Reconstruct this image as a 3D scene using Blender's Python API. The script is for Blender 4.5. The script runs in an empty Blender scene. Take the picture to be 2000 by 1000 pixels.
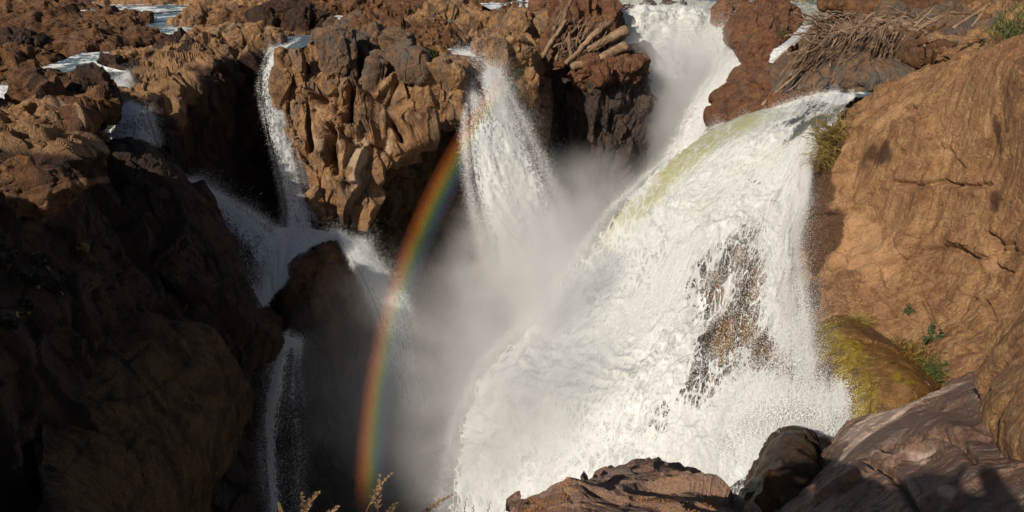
import bpy, math, random
import numpy as np
from mathutils import Vector

# ------------------------------------------------------------ camera, world, sun, exposure
SC = bpy.context.scene
PITCH = math.radians(24.0)
FOC = 1400.0                                   # focal length in pixels of the 2000 px wide photograph
cam_d = bpy.data.cameras.new('camera'); cam = bpy.data.objects.new('camera', cam_d)
SC.collection.objects.link(cam)
cam.location = (0, 0, 0); cam.rotation_euler = (math.pi/2 - PITCH, 0, 0)
cam_d.sensor_width = 36.0; cam_d.lens = 36.0*FOC/2000.0
cam_d.clip_start = 0.05; cam_d.clip_end = 3000
SC.camera = cam
SUN_EL = math.radians(33.0); SUN_AZ = math.radians(38.6)     # light travels towards +x +y
LD = Vector((math.sin(SUN_AZ)*math.cos(SUN_EL), math.cos(SUN_AZ)*math.cos(SUN_EL), -math.sin(SUN_EL)))
world = bpy.data.worlds.new('World'); SC.world = world; world.use_nodes = True
wn = world.node_tree.nodes; wl = world.node_tree.links
sky = wn.new('ShaderNodeTexSky'); sky.sky_type = 'NISHITA'; sky.sun_disc = False
sky.sun_elevation = SUN_EL; sky.sun_rotation = math.radians(180) + SUN_AZ
sky.air_density = 1.0; sky.dust_density = 1.5
bgn = wn['Background']; bgn.inputs['Strength'].default_value = 0.05
wl.new(sky.outputs[0], bgn.inputs['Color'])
sun_d = bpy.data.lights.new('sun', 'SUN'); sun = bpy.data.objects.new('sun', sun_d)
SC.collection.objects.link(sun)
sun_d.energy = 5.0; sun_d.angle = math.radians(0.5); sun_d.color = (1.0, 0.90, 0.76)
sun.rotation_euler = LD.to_track_quat('-Z', 'Y').to_euler()
SC.view_settings.view_transform = 'Standard'; SC.view_settings.look = 'None'
SC.view_settings.gamma = 1.0; SC.view_settings.exposure = -0.03
SC.render.engine = 'CYCLES'
SC.cycles.use_denoising = True
SC.cycles.max_bounces = 6; SC.cycles.diffuse_bounces = 3; SC.cycles.glossy_bounces = 2
SC.cycles.transparent_max_bounces = 24; SC.cycles.volume_bounces = 2
SC.cycles.transmission_bounces = 3
SC.cycles.volume_step_rate = 1.0; SC.cycles.volume_max_steps = 256

RNG = np.random.default_rng(7)
random.seed(7)
CP, SP = math.cos(PITCH), math.sin(PITCH)

# ------------------------------------------------------------ helpers: places
def ray(px, py):
    cx = (px-1000.0)/FOC; cy = (500.0-py)/FOC
    return np.array([cx, CP+cy*SP, -SP+cy*CP])
def P(px, py, Y):
    r = ray(px, py); return r*(Y/r[1])
def PZ(px, py, z):
    r = ray(px, py); return r*(z/r[2])

def proj(S):
    S = np.asarray(S, np.float64); x, y, z = S[..., 0], S[..., 1], S[..., 2]
    d = y*CP - z*SP; u = y*SP + z*CP
    return 1000+FOC*x/d, 500-FOC*u/d
def blob(px, py, cx, cy, rx, ry, ang=0.0):
    a = math.radians(ang); dx, dy = px-cx, py-cy
    return np.exp(-(((dx*math.cos(a)+dy*math.sin(a))/rx)**2+((-dx*math.sin(a)+dy*math.cos(a))/ry)**2))
def polydist(px, py, pts):
    best = np.full(px.shape, 1e9)
    for (x0, y0), (x1, y1) in zip(pts[:-1], pts[1:]):
        L = (x1-x0)**2+(y1-y0)**2; t = np.clip(((px-x0)*(x1-x0)+(py-y0)*(y1-y0))/L, 0, 1)
        best = np.minimum(best, np.hypot(px-x0-t*(x1-x0), py-y0-t*(y1-y0)))
    return best

# ------------------------------------------------------------ helpers: noise
def _h(ix, iy, iz, seed):
    n = (ix.astype(np.uint32)*np.uint32(374761393) + iy.astype(np.uint32)*np.uint32(668265263)
         + iz.astype(np.uint32)*np.uint32(2147483647) + np.uint32(seed*1013904223 & 0xffffffff))
    n = (n ^ (n >> np.uint32(13)))*np.uint32(1274126177)
    n = (n ^ (n >> np.uint32(16)))*np.uint32(2246822519)
    n = n ^ (n >> np.uint32(15))
    return n
def _hf(ix, iy, iz, seed): return (_h(ix, iy, iz, seed) & np.uint32(0xffffff)).astype(np.float32)/np.float32(0xffffff)
def vnoise(p, seed=0):
    p = np.asarray(p, np.float32); f = np.floor(p); i = f.astype(np.int64); t = p-f
    t = t*t*t*(t*(t*6-15)+10)
    out = 0
    for dx in (0, 1):
        wx = t[:, 0] if dx else 1-t[:, 0]
        for dy in (0, 1):
            wy = t[:, 1] if dy else 1-t[:, 1]
            for dz in (0, 1):
                wz = t[:, 2] if dz else 1-t[:, 2]
                out = out + wx*wy*wz*_hf(i[:, 0]+dx, i[:, 1]+dy, i[:, 2]+dz, seed)
    return out*2-1
def fbm(p, octv=5, seed=0, gain=0.5, lac=2.03):
    a = 1.0; s = 0; n = 0; p = np.asarray(p, np.float32)
    for o in range(octv):
        s = s + a*vnoise(p + 17.3*o, seed+o); n += a; a *= gain; p = p*lac
    return s/n
def ridged(p, octv=4, seed=0):
    a = 1.0; s = 0; n = 0
    for o in range(octv):
        s = s + a*(1-2*np.abs(vnoise(p + 9.1*o, seed+o))); n += a; a *= 0.5; p = p*2.1
    return s/n
def worley(p, seed=0):
    p = np.asarray(p, np.float32); f = np.floor(p).astype(np.int64); n = len(p)
    d1 = np.full(n, 9e9, np.float32); d2 = d1.copy(); o1 = np.zeros((n, 3), np.float32); o2 = o1.copy()
    c1 = np.zeros(n, np.uint32); c2 = c1.copy()
    for dx in (-1, 0, 1):
        for dy in (-1, 0, 1):
            for dz in (-1, 0, 1):
                ix, iy, iz = f[:, 0]+dx, f[:, 1]+dy, f[:, 2]+dz
                h = _h(ix, iy, iz, seed); h2 = h*np.uint32(2654435761); h2 ^= h2 >> np.uint32(15); h3 = h2*np.uint32(2246822519); h3 ^= h3 >> np.uint32(13)
                k = np.float32(1/65535.0)
                d = p-np.stack([ix+(h & np.uint32(65535))*k, iy+(h2 & np.uint32(65535))*k, iz+(h3 & np.uint32(65535))*k], 1).astype(np.float32)
                dd = np.sqrt((d*d).sum(1)); m = dd < d1; m2 = (~m) & (dd < d2)
                d2 = np.where(m, d1, np.where(m2, dd, d2)); mm = m[:, None]
                o2 = np.where(mm, o1, np.where(m2[:, None], d, o2)); c2 = np.where(m, c1, np.where(m2, h3, c2))
                d1 = np.where(m, dd, d1); o1 = np.where(mm, d, o1); c1 = np.where(m, h3, c1)
    return d1, d2, o1, o2, c1, c2
def facets(p, size, seed=0, stretch=(1, 1, 1), tilt=0.9, crack=0.25, blend=0.08):
    """tilted flat facets joined by short ramps with a crack between neighbours; about +-1 (times size gives metres)"""
    q = p/(np.array(stretch, np.float32)*size)
    q = q + 0.13*np.stack([vnoise(q*1.7, seed+31), vnoise(q*1.7, seed+32), vnoise(q*1.7, seed+33)], 1)
    d1, d2, o1, o2, c1, c2 = worley(q, seed)
    def hh(off, cid):
        c = cid.astype(np.float64)
        a = np.stack([(c % 977)/977-.5, (c % 1009)/1009-.5, (c % 1201)/1201-.5], 1)*2*tilt
        return (off*a).sum(1) + ((c % 613)/613-.5)*0.8
    w = 0.5+0.5*np.clip((d2-d1)/blend, 0, 1)
    h = hh(o1, c1)*w + hh(o2, c2)*(1-w)
    e = np.clip((d2-d1)/0.08, 0, 1)
    return h - crack*(1-e)**2

def rock_disp(p, k=1.0, f=1.0, chip=1.0, flute=0.0, soft=0.0, vs=1.0, seed=0):
    """displacement in metres along the normal: k overall size, chip angular facets, flute vertical grooves, soft rounding"""
    p = p.astype(np.float32)
    w = p + 0.12*np.stack([vnoise(p*0.6, 91+seed), vnoise(p*0.6, 92+seed), vnoise(p*0.6, 93+seed)], 1)
    d = 0.42*fbm(w*0.35/f, 2, seed+1)
    if soft: d = d + soft*0.22*ridged(w*0.6/f, 2, seed+5)
    if chip:
        d = d + chip*0.55*facets(w, 2.1*f, seed+11, (1, 1, 2.2*vs), tilt=1.35, crack=0.3)
        d = d + chip*0.22*facets(w, 0.75*f, seed+17, (1, 1, 2.2*vs), tilt=1.3, crack=0.35)
        m = np.clip(0.5+1.5*vnoise(w*0.7/f, seed+29), 0.15, 1)
        d = d + chip*0.14*m*facets(w, 0.3*f, seed+23, (1, 1, 1.8), crack=0.45)
    if flute:
        q = w*np.array([2.2, 2.2, 0.22], np.float32)/f
        d = d + flute*0.2*ridged(q, 4, seed+41)
    d = d + 0.045*fbm(p*2.4/f, 5, seed+51)
    d = d + 0.014*fbm(p*9/f, 3, seed+61)
    return d*k

# ------------------------------------------------------------ helpers: objects
def tag(o, label=None, cat=None, group=None, kind=None):
    if label: o['label'] = label
    if cat: o['category'] = cat
    if group: o['group'] = group
    if kind: o['kind'] = kind
    return o
def mesh_obj(name, V, F, mat, parent=None, uv=None, attrs=None, smooth=True, mats=None):
    V = np.asarray(V, np.float32); F = np.asarray(F, np.int32)
    me = bpy.data.meshes.new(name)
    me.vertices.add(len(V)); me.vertices.foreach_set('co', V.ravel())
    n = F.shape[1]
    me.loops.add(F.size); me.loops.foreach_set('vertex_index', F.ravel())
    me.polygons.add(len(F)); me.polygons.foreach_set('loop_start', np.arange(0, F.size, n, dtype=np.int32))
    me.polygons.foreach_set('loop_total', np.full(len(F), n, np.int32))
    me.polygons.foreach_set('use_smooth', np.full(len(F), smooth, bool))
    if uv is not None:
        l = me.uv_layers.new(name='UVMap'); l.data.foreach_set('uv', np.asarray(uv, np.float32)[F.ravel()].ravel())
    for k, v in (attrs or {}).items():
        a = me.attributes.new(k, 'FLOAT', 'POINT'); a.data.foreach_set('value', np.asarray(v, np.float32))
    me.update(calc_edges=True)
    me.materials.append(mat)
    o = bpy.data.objects.new(name, me); SC.collection.objects.link(o)
    if parent is not None: o.parent = parent
    return o
def empty(name, loc=(0, 0, 0)):
    o = bpy.data.objects.new(name, None); SC.collection.objects.link(o); o.location = loc
    return o
def cr(C, t):
    """Catmull-Rom through control rows C (n,...) at parameters t in 0..1"""
    C = np.asarray(C, np.float64); n = len(C)
    if n == 2: 
        tt = t.reshape((-1,)+(1,)*(C.ndim-1)); return C[0]*(1-tt)+C[1]*tt
    x = np.clip(t, 0, 1)*(n-1); i = np.minimum(x.astype(int), n-2); u = (x-i).reshape((-1,)+(1,)*(C.ndim-1))
    p1 = C[i]; p2 = C[i+1]
    p0 = np.where((i > 0).reshape(u.shape), C[np.maximum(i-1, 0)], 2*p1-p2)
    p3 = np.where((i < n-2).reshape(u.shape), C[np.minimum(i+2, n-1)], 2*p2-p1)
    return 0.5*((2*p1)+(-p0+p2)*u+(2*p0-5*p1+4*p2-p3)*u*u+(-p0+3*p1-3*p2+p3)*u**3)
def grid_points(rows, nu, nv):
    C = np.array([[P(*c) if len(c) == 3 else np.array(c[1:]) for c in r] for r in rows])
    return C
def wrap_edges(C, w):
    """w = (top, right, bottom, left) metres: carries the surface on round the back of its silhouette"""
    t, r, b, l = w
    def back(e, inn, d):
        n = e/np.linalg.norm(e, axis=-1, keepdims=True)
        return e + n*d + (inn-e)*0.25
    if t: 
        C = np.concatenate([back(C[:1], C[1:2], t), C], 0)
    if b: C = np.concatenate([C, back(C[-1:], C[-2:-1], b)], 0)
    if l: C = np.concatenate([back(C[:, :1], C[:, 1:2], l), C], 1)
    if r: C = np.concatenate([C, back(C[:, -1:], C[:, -2:-1], r)], 1)
    return C
def surface(C, nu, nv):
    A = cr(C, np.linspace(0, 1, nv))                    # nv x m x 3
    B = cr(np.swapaxes(A, 0, 1), np.linspace(0, 1, nu)) # nu x nv x 3
    return np.swapaxes(B, 0, 1)                         # nv x nu x 3
def normals(S):
    du = np.gradient(S, axis=1); dv = np.gradient(S, axis=0)
    n = np.cross(du, dv); n /= np.linalg.norm(n, axis=-1, keepdims=True)+1e-9
    c = (n*S).sum(-1).mean()
    if c > 0: n = -n
    return n
def quads(nv, nu):
    i = np.arange(nv*nu).reshape(nv, nu)
    return np.stack([i[:-1, :-1], i[:-1, 1:], i[1:, 1:], i[1:, :-1]], -1).reshape(-1, 4)
def patch(name, rows, res, mat, disp=None, wrap=(0, 0, 0, 0), parent=None, after=None, cap=320000, paint=None, cracks=None, crackw=4.0, crackd=0.12):
    """a rock surface lofted through control points (pixel x, pixel y, metres ahead), displaced by rock relief"""
    C = wrap_edges(grid_points(rows, 0, 0), wrap)
    S0 = surface(C, 24, 24)
    lu = np.linalg.norm(np.diff(S0, axis=1), axis=-1).sum(1).max(); lv = np.linalg.norm(np.diff(S0, axis=0), axis=-1).sum(0).max()
    nu = max(8, int(lu/res)); nv = max(8, int(lv/res))
    if nu*nv > cap: k = math.sqrt(cap/(nu*nv)); nu = int(nu*k); nv = int(nv*k)
    S = surface(C, nu, nv); N = normals(S)
    if disp:
        d = rock_disp(S.reshape(-1, 3), **disp).reshape(nv, nu)
        S = S + N*d[..., None]
    if after: S = after(S, N)
    attrs = None
    px, py = proj(S)
    if cracks:
        q = S.reshape(-1, 3)*1.3
        wx = (fbm(q, 4, 5)*9).reshape(nv, nu); wy = (fbm(q, 4, 6)*9).reshape(nv, nu)
        for c in cracks:
            d = polydist(px+wx, py+wy, c)
            S = S - N*(crackd*np.exp(-(d/crackw)**2))[..., None] + N*(0.35*crackd*np.exp(-((d-crackw*3)/(crackw*3))**2))[..., None]
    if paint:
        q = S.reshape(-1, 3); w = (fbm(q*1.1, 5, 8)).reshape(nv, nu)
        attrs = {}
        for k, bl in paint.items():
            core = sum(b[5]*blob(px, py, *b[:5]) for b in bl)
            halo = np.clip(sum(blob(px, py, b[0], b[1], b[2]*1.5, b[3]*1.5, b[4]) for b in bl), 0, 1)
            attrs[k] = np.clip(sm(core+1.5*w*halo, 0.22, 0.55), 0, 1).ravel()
    F = quads(nv, nu)
    return mesh_obj(name, S.reshape(-1, 3), F[:, ::-1], mat, parent, attrs=attrs, smooth=False)

def sm(x, a, b):
    t = np.clip((x-a)/(b-a), 0, 1); return t*t*(3-2*t)
_ico = {}
def icosphere(sub):
    if sub in _ico: return _ico[sub]
    import bmesh
    bm = bmesh.new(); bmesh.ops.create_icosphere(bm, subdivisions=sub, radius=1)
    V = np.array([v.co[:] for v in bm.verts], np.float32); F = np.array([[v.index for v in f.verts] for f in bm.faces], np.int32)
    bm.free(); _ico[sub] = (V, F); return _ico[sub]
def boulder(name, centre, radii, mat, rot=0.0, tilt=0.0, roll=0.0, sub=6, disp=None, sq=None, pn=2.6, taper=0.0, parent=None, seed=0):
    V, F = icosphere(sub)
    D = V.copy()
    S = V/(np.abs(V)**pn).sum(1, keepdims=True)**(1/pn)
    p = S*np.array(radii, np.float32)
    if taper: p[:, :2] *= (1+taper*S[:, 2:3])
    from mathutils import Euler
    M = np.array(Euler((tilt, roll, rot)).to_matrix(), np.float32)
    p = p@M.T; n = (D/np.array(radii))@M.T; n /= np.linalg.norm(n, axis=1, keepdims=True)
    c = np.array(centre, np.float32)
    w = p + c + seed*13.7
    kw = dict(k=1.0, f=1.0, chip=1.0); kw.update(disp or {})
    p = p + n*rock_disp(w, **kw)[:, None]
    o = mesh_obj(name, p, F, mat, parent, smooth=False)
    o.location = c if parent is None else c-np.array(parent.location)
    return o
def surf(name, px, py):
    """world point of a rock's surface seen at a pixel of the photograph"""
    o = bpy.data.objects[name]; n = len(o.data.vertices); co = np.empty(n*3, np.float32); o.data.vertices.foreach_get('co', co)
    co = co.reshape(-1, 3).astype(np.float64)+np.array(o.location)+(np.array(o.parent.location) if o.parent else 0)
    x, y = proj(co); d = np.hypot(x-px, y-py); k = np.where(d < max(6, d.min()+0.1))[0]
    return co[k[np.argmin(co[k, 1])]]
def bo(px, top, bot, wpx, ground, mat, depth=1.0, label=None, name='boulder', cat='rock', group=None, under=0.35, dy=0.0, **kw):
    """boulder standing on the ground height, given by the pixel box it fills in the photograph"""
    g = PZ(px, bot, ground); Y = g[1]+dy
    half = wpx/2*(Y/ray(px, bot)[1])/FOC
    t = P(px, top, Y+half*depth*0.4)
    h = t[2]-ground
    c = (g[0], Y+half*depth*0.6, ground+h*(0.5-under/2))
    kw['disp'] = dict(kw.get('disp') or {}); kw['disp']['k'] = min(kw['disp'].get('k', .6), 0.9*h, 0.7*half)
    o = boulder(name, c, (half, half*depth, h*(0.5+under/2)), mat, **kw)
    return tag(o, label, cat, group)

# ------------------------------------------------------------ helpers: materials
class NT:
    def __init__(s, name):
        s.m = bpy.data.materials.new(name); s.m.use_nodes = True; s.t = s.m.node_tree
        s.n = s.t.nodes; s.l = s.t.links; s.n.clear()
        s.out = s.n.new('ShaderNodeOutputMaterial')
    def node(s, typ, **kw):
        o = s.n.new(typ)
        for k, v in kw.items():
            if k in ('inp',): continue
            setattr(o, k, v)
        for k, v in kw.get('inp', {}).items(): s.put(o.inputs[k], v)
        return o
    def put(s, sock, v):
        if isinstance(v, bpy.types.NodeSocket): s.l.new(v, sock)
        else: sock.default_value = v
    def pos(s): return s.node('ShaderNodeNewGeometry').outputs['Position']
    def scale(s, v, k):
        return s.node('ShaderNodeVectorMath', operation='MULTIPLY', inp={0: v, 1: k}).outputs[0]
    def noise(s, v, sc, det=4, rough=0.55, dist=0.0):
        return s.node('ShaderNodeTexNoise', inp={'Vector': v, 'Scale': sc, 'Detail': det, 'Roughness': rough, 'Distortion': dist}).outputs['Fac']
    def ramp(s, f, stops, interp='LINEAR'):
        r = s.node('ShaderNodeValToRGB'); r.color_ramp.interpolation = interp
        e = r.color_ramp.elements
        while len(e) < len(stops): e.new(0.5)
        for q, (p_, c) in zip(e, stops):
            q.position = p_; q.color = c if len(c) == 4 else (*c, 1)
        s.l.new(f, r.inputs[0]); return r.outputs[0]
    def mr(s, f, a, b, c=0.0, d=1.0):
        return s.node('ShaderNodeMapRange', interpolation_type='SMOOTHSTEP', inp={0: f, 1: a, 2: b, 3: c, 4: d}).outputs[0]
    def mix(s, f, a, b, mode='MIX'):
        m = s.node('ShaderNodeMix', data_type='RGBA', blend_type=mode)
        s.put(m.inputs[0], f); s.put(m.inputs[6], a if not isinstance(a, tuple) else (*a, 1)[:4]); s.put(m.inputs[7], b if not isinstance(b, tuple) else (*b, 1)[:4])
        return m.outputs[2]
    def math(s, op, a, b=0.0, c=0.0, clamp=False):
        m = s.node('ShaderNodeMath', operation=op, use_clamp=clamp); s.put(m.inputs[0], a); s.put(m.inputs[1], b); s.put(m.inputs[2], c)
        return m.outputs[0]

def rock_mat(name, base, pale, dark, alt=None, altamt=0.5, streak=0.0, rough=0.85, wet=0.0, bump=0.6, sc=1.0, moss=None, mossamt=0.0, axis=(1, 1, 0.14), paintpale=(0.50, 0.36, 0.24), paintdark=(0.07, 0.035, 0.02), crk=0.0):
    t = NT(name); p = t.pos()
    big = t.noise(p, 0.55*sc, 5, 0.6, 0.4)
    col = t.ramp(big, [(0.3, dark), (0.46, base), (0.6, base), (0.72, pale)])
    mid = t.noise(p, 2.6*sc, 6, 0.65, 0.6)
    col = t.mix(t.mr(mid, 0.42, 0.72, 0, 0.75), col, pale)
    col = t.mix(t.mr(mid, 0.5, 0.3, 0, 0.7), col, dark)
    if alt:
        a = t.noise(t.scale(p, (1.3, 1.1, 0.8)), 0.9*sc, 6, 0.62, 1.0)
        col = t.mix(t.mr(a, 0.5, 0.57, 0, altamt), col, alt)
    if streak:
        s1 = t.noise(t.scale(p, axis), 2.6*sc, 6, 0.65, 0.2)
        col = t.mix(t.mr(s1, 0.52, 0.61, 0, streak), col, dark)
        s2 = t.noise(t.scale(p, tuple(a*2.1 for a in axis)), 3.7*sc, 4, 0.6, 0.3)
        col = t.mix(t.mr(s2, 0.55, 0.7, 0, streak*0.7), col, pale)
    fine = t.noise(p, 17*sc, 6, 0.7, 0.2)
    col = t.mix(t.mr(fine, 0.35, 0.7, 0, 1), t.mix(0.75, col, (0.45, 0.4, 0.38), 'MULTIPLY'), col)
    if mossamt:
        mo = t.noise(p, 1.5*sc, 5, 0.65, 0.8)
        col = t.mix(t.mr(mo, 0.62-0.3*mossamt, 0.72-0.3*mossamt, 0, 0.9), col, moss)
    at = lambda n_: t.node('ShaderNodeAttribute', attribute_name=n_).outputs['Fac']
    nmod = t.mr(fine, 0.25, 0.6, 0.55, 1)
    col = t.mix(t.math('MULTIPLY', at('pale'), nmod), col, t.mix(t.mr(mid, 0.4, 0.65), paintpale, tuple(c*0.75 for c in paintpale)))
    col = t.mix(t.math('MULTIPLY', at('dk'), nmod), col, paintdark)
    col = t.mix(t.math('MULTIPLY', at('mo'), nmod), col, t.mix(t.mr(mid, 0.4, 0.65), moss or (0.1, 0.1, 0.02), (0.10, 0.06, 0.012)))
    b = t.node('ShaderNodeBsdfPrincipled')
    t.put(b.inputs['Base Color'], col)
    rr = t.mr(mid, 0.3, 0.7, max(rough-0.15-wet*0.4, 0.12), max(rough-wet*0.3, 0.25))
    t.put(b.inputs['Roughness'], rr); b.inputs['Specular IOR Level'].default_value = 0.25+0.3*wet
    hgt = t.math('ADD', t.math('MULTIPLY', fine, 0.45), t.math('MULTIPLY', t.noise(p, 5.0*sc, 9, 0.72, 0.15), 1.3))
    if streak: hgt = t.math('ADD', hgt, t.math('MULTIPLY', s1, 1.2*streak))
    bp = t.node('ShaderNodeBump', inp={'Strength': min(1.0, bump*1.4), 'Distance': 0.16/sc, 'Height': hgt})
    t.l.new(bp.outputs[0], b.inputs['Normal']); t.l.new(b.outputs[0], t.out.inputs[0])
    return t.m

M = {}
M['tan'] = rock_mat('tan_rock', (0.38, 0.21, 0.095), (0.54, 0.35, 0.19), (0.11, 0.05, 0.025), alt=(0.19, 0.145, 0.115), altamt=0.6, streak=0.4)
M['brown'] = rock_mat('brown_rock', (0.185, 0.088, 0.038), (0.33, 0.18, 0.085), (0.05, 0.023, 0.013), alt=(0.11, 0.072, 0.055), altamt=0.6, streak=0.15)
M['dark'] = rock_mat('dark_rock', (0.066, 0.030, 0.015), (0.12, 0.062, 0.03), (0.018, 0.009, 0.006), alt=(0.05, 0.034, 0.028), altamt=0.6, streak=0.5, wet=0.3, paintpale=(0.34, 0.19, 0.09))  # on canyon wall and left buttress: shade in the colour, paintpale as sunlight
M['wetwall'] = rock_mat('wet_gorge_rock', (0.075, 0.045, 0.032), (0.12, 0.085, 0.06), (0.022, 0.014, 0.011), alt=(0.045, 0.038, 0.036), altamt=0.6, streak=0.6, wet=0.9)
M['cliff'] = rock_mat('streaked_cliff_rock', (0.41, 0.235, 0.11), (0.53, 0.335, 0.175), (0.21, 0.10, 0.05), alt=(0.34, 0.175, 0.10), altamt=0.5, streak=0.5, sc=1.3, bump=0.6, axis=(1, 1, 0.045), paintpale=(0.50, 0.29, 0.15))
M['red'] = rock_mat('red_rock', (0.20, 0.085, 0.04), (0.32, 0.17, 0.085), (0.07, 0.03, 0.018), alt=(0.15, 0.11, 0.08), altamt=0.4, streak=0.35, wet=0.2)
M['grey'] = rock_mat('grey_brown_rock', (0.20, 0.13, 0.085), (0.34, 0.21, 0.12), (0.09, 0.068, 0.055), alt=(0.15, 0.13, 0.115), altamt=0.9, streak=0.2)
M['purple'] = rock_mat('purple_slab_rock', (0.235, 0.14, 0.10), (0.36, 0.24, 0.17), (0.10, 0.058, 0.045), alt=(0.19, 0.15, 0.135), altamt=0.7, streak=0.5, rough=0.75, wet=0.15, sc=2.6, bump=0.45, axis=(0.35, 1.1, 0.9), paintpale=(0.52, 0.39, 0.32))
M['mossy'] = rock_mat('mossy_rock', (0.20, 0.10, 0.028), (0.30, 0.165, 0.045), (0.05, 0.03, 0.013), alt=(0.12, 0.07, 0.02), altamt=0.6, rough=0.5, wet=0.7, sc=1.5, bump=0.4, moss=(0.25, 0.18, 0.012), mossamt=0.0)
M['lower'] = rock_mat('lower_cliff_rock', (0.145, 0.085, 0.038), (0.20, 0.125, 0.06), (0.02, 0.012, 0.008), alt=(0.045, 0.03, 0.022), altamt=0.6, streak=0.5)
M['chute'] = rock_mat('wet_chute_rock', (0.28, 0.14, 0.035), (0.38, 0.22, 0.06), (0.08, 0.045, 0.02), alt=(0.07, 0.05, 0.025), altamt=0.6, rough=0.5, wet=0.8, sc=1.2, moss=(0.05, 0.055, 0.012), mossamt=0.1)
M['kn'] = rock_mat('wet_green_rock', (0.065, 0.038, 0.016), (0.12, 0.06, 0.024), (0.016, 0.012, 0.008), alt=(0.045, 0.042, 0.016), altamt=0.7, rough=0.6, wet=0.35, sc=1.6, streak=0.5)
M['fg'] = rock_mat('dusty_pink_rock', (0.46, 0.29, 0.215), (0.56, 0.34, 0.19), (0.28, 0.165, 0.125), alt=(0.40, 0.28, 0.23), altamt=0.6, rough=0.85, sc=5.0, bump=0.8)
# ============================================================ TERRAIN AND RIVER
ZP = -5.3                                        # height of the river shelf above the gorge
def plane_rows(rows):
    return [[('w',)+tuple(PZ(px, py, z)) for (px, py, z) in r] for r in rows]
# --- gorge floor
V = []; n = 60
gx = np.linspace(-40, 45, n); gy = np.linspace(2, 75, n)
X, Y_ = np.meshgrid(gx, gy); Z = np.full_like(X, -21.0)
pp = np.stack([X.ravel(), Y_.ravel(), Z.ravel()], 1); pp[:, 2] += 1.2*fbm(pp*0.3, 4, 3)
tag(mesh_obj('gorge_floor', pp, quads(n, n), M['wetwall']), 'dark wet rock at the bottom of the gorge', kind='structure')

def shelf(name, rows, res, mat, disp, label):
    o = patch(name, rows, res, mat, disp=disp); return tag(o, label, kind='structure')
# river bed running far upstream behind all the rims (built in world metres)
def bed():
    nx, ny = 420, 420
    u = np.linspace(0, 1, ny)**1.7; yy = 19 + u*340
    rows_ = []
    for y in yy:
        w = 20+0.95*y
        rows_.append(np.stack([np.linspace(-w, w, nx), np.full(nx, y), np.zeros(nx)], 1))
    S = np.array(rows_, np.float32); p = S.reshape(-1, 3)
    x, y = p[:, 0], p[:, 1]
    z = ZP - 0.45 + 0.3*fbm(p*0.22, 4, 7) + 0.28*ridged(p*np.array([0.45, 0.7, 1]), 4, 9) + 0.12*facets(p, 1.0, 5)
    # gorge rim: everything in front of it drops away
    rx = np.array([-60, -17.5, -15.2, -14.2, -13.0, -12.5, -9.8, -8.8, -3.5, -1.8, 1.0, 4.0, 6.5, 8.0, 16.0, 22.0, 60])
    ry = np.array([19, 19.5, 24.0, 28.0, 31.0, 40.5, 39.5, 34.5, 34.0, 34.0, 36.5, 41.0, 47.0, 53.0, 52.0, 44, 44])
    rim = np.interp(x, rx, ry)
    z = z - 14*np.clip((rim - y)/1.2, 0, 1)
    z = z + 3.0*np.clip((y-150)/120, 0, 1)
    p[:, 2] = z
    return p, quads(ny, nx)
p_, f_ = bed()
tag(mesh_obj('river_bed', p_, f_, M['brown'], smooth=False), 'brown rocky river bed above the gorge', kind='structure')

# ============================================================ ROCK MASSES (pixel, pixel, metres ahead)
# left canyon wall under the shelf, facing the narrow fall
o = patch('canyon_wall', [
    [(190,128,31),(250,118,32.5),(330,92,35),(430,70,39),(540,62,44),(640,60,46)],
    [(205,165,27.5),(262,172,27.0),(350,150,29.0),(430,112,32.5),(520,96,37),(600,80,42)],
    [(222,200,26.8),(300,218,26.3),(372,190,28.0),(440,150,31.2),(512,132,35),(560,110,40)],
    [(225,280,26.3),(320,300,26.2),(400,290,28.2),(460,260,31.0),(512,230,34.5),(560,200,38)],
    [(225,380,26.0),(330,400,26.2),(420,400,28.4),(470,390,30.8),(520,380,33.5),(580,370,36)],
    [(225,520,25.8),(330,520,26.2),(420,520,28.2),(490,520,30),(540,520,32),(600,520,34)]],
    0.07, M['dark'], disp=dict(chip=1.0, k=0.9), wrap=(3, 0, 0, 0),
    paint={'pale': [(300,150,80,35,-20,1.1), (440,90,110,22,-15,1.2), (345,215,25,40,0,.7), (560,70,60,14,0,.8)]})  # dark base and pale blobs put shade and a sunlit top into colour
tag(o, 'canyon wall with dark shade and a sunlit tan top put into its colour, left of the long narrow blue fall', 'cliff')

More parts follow.
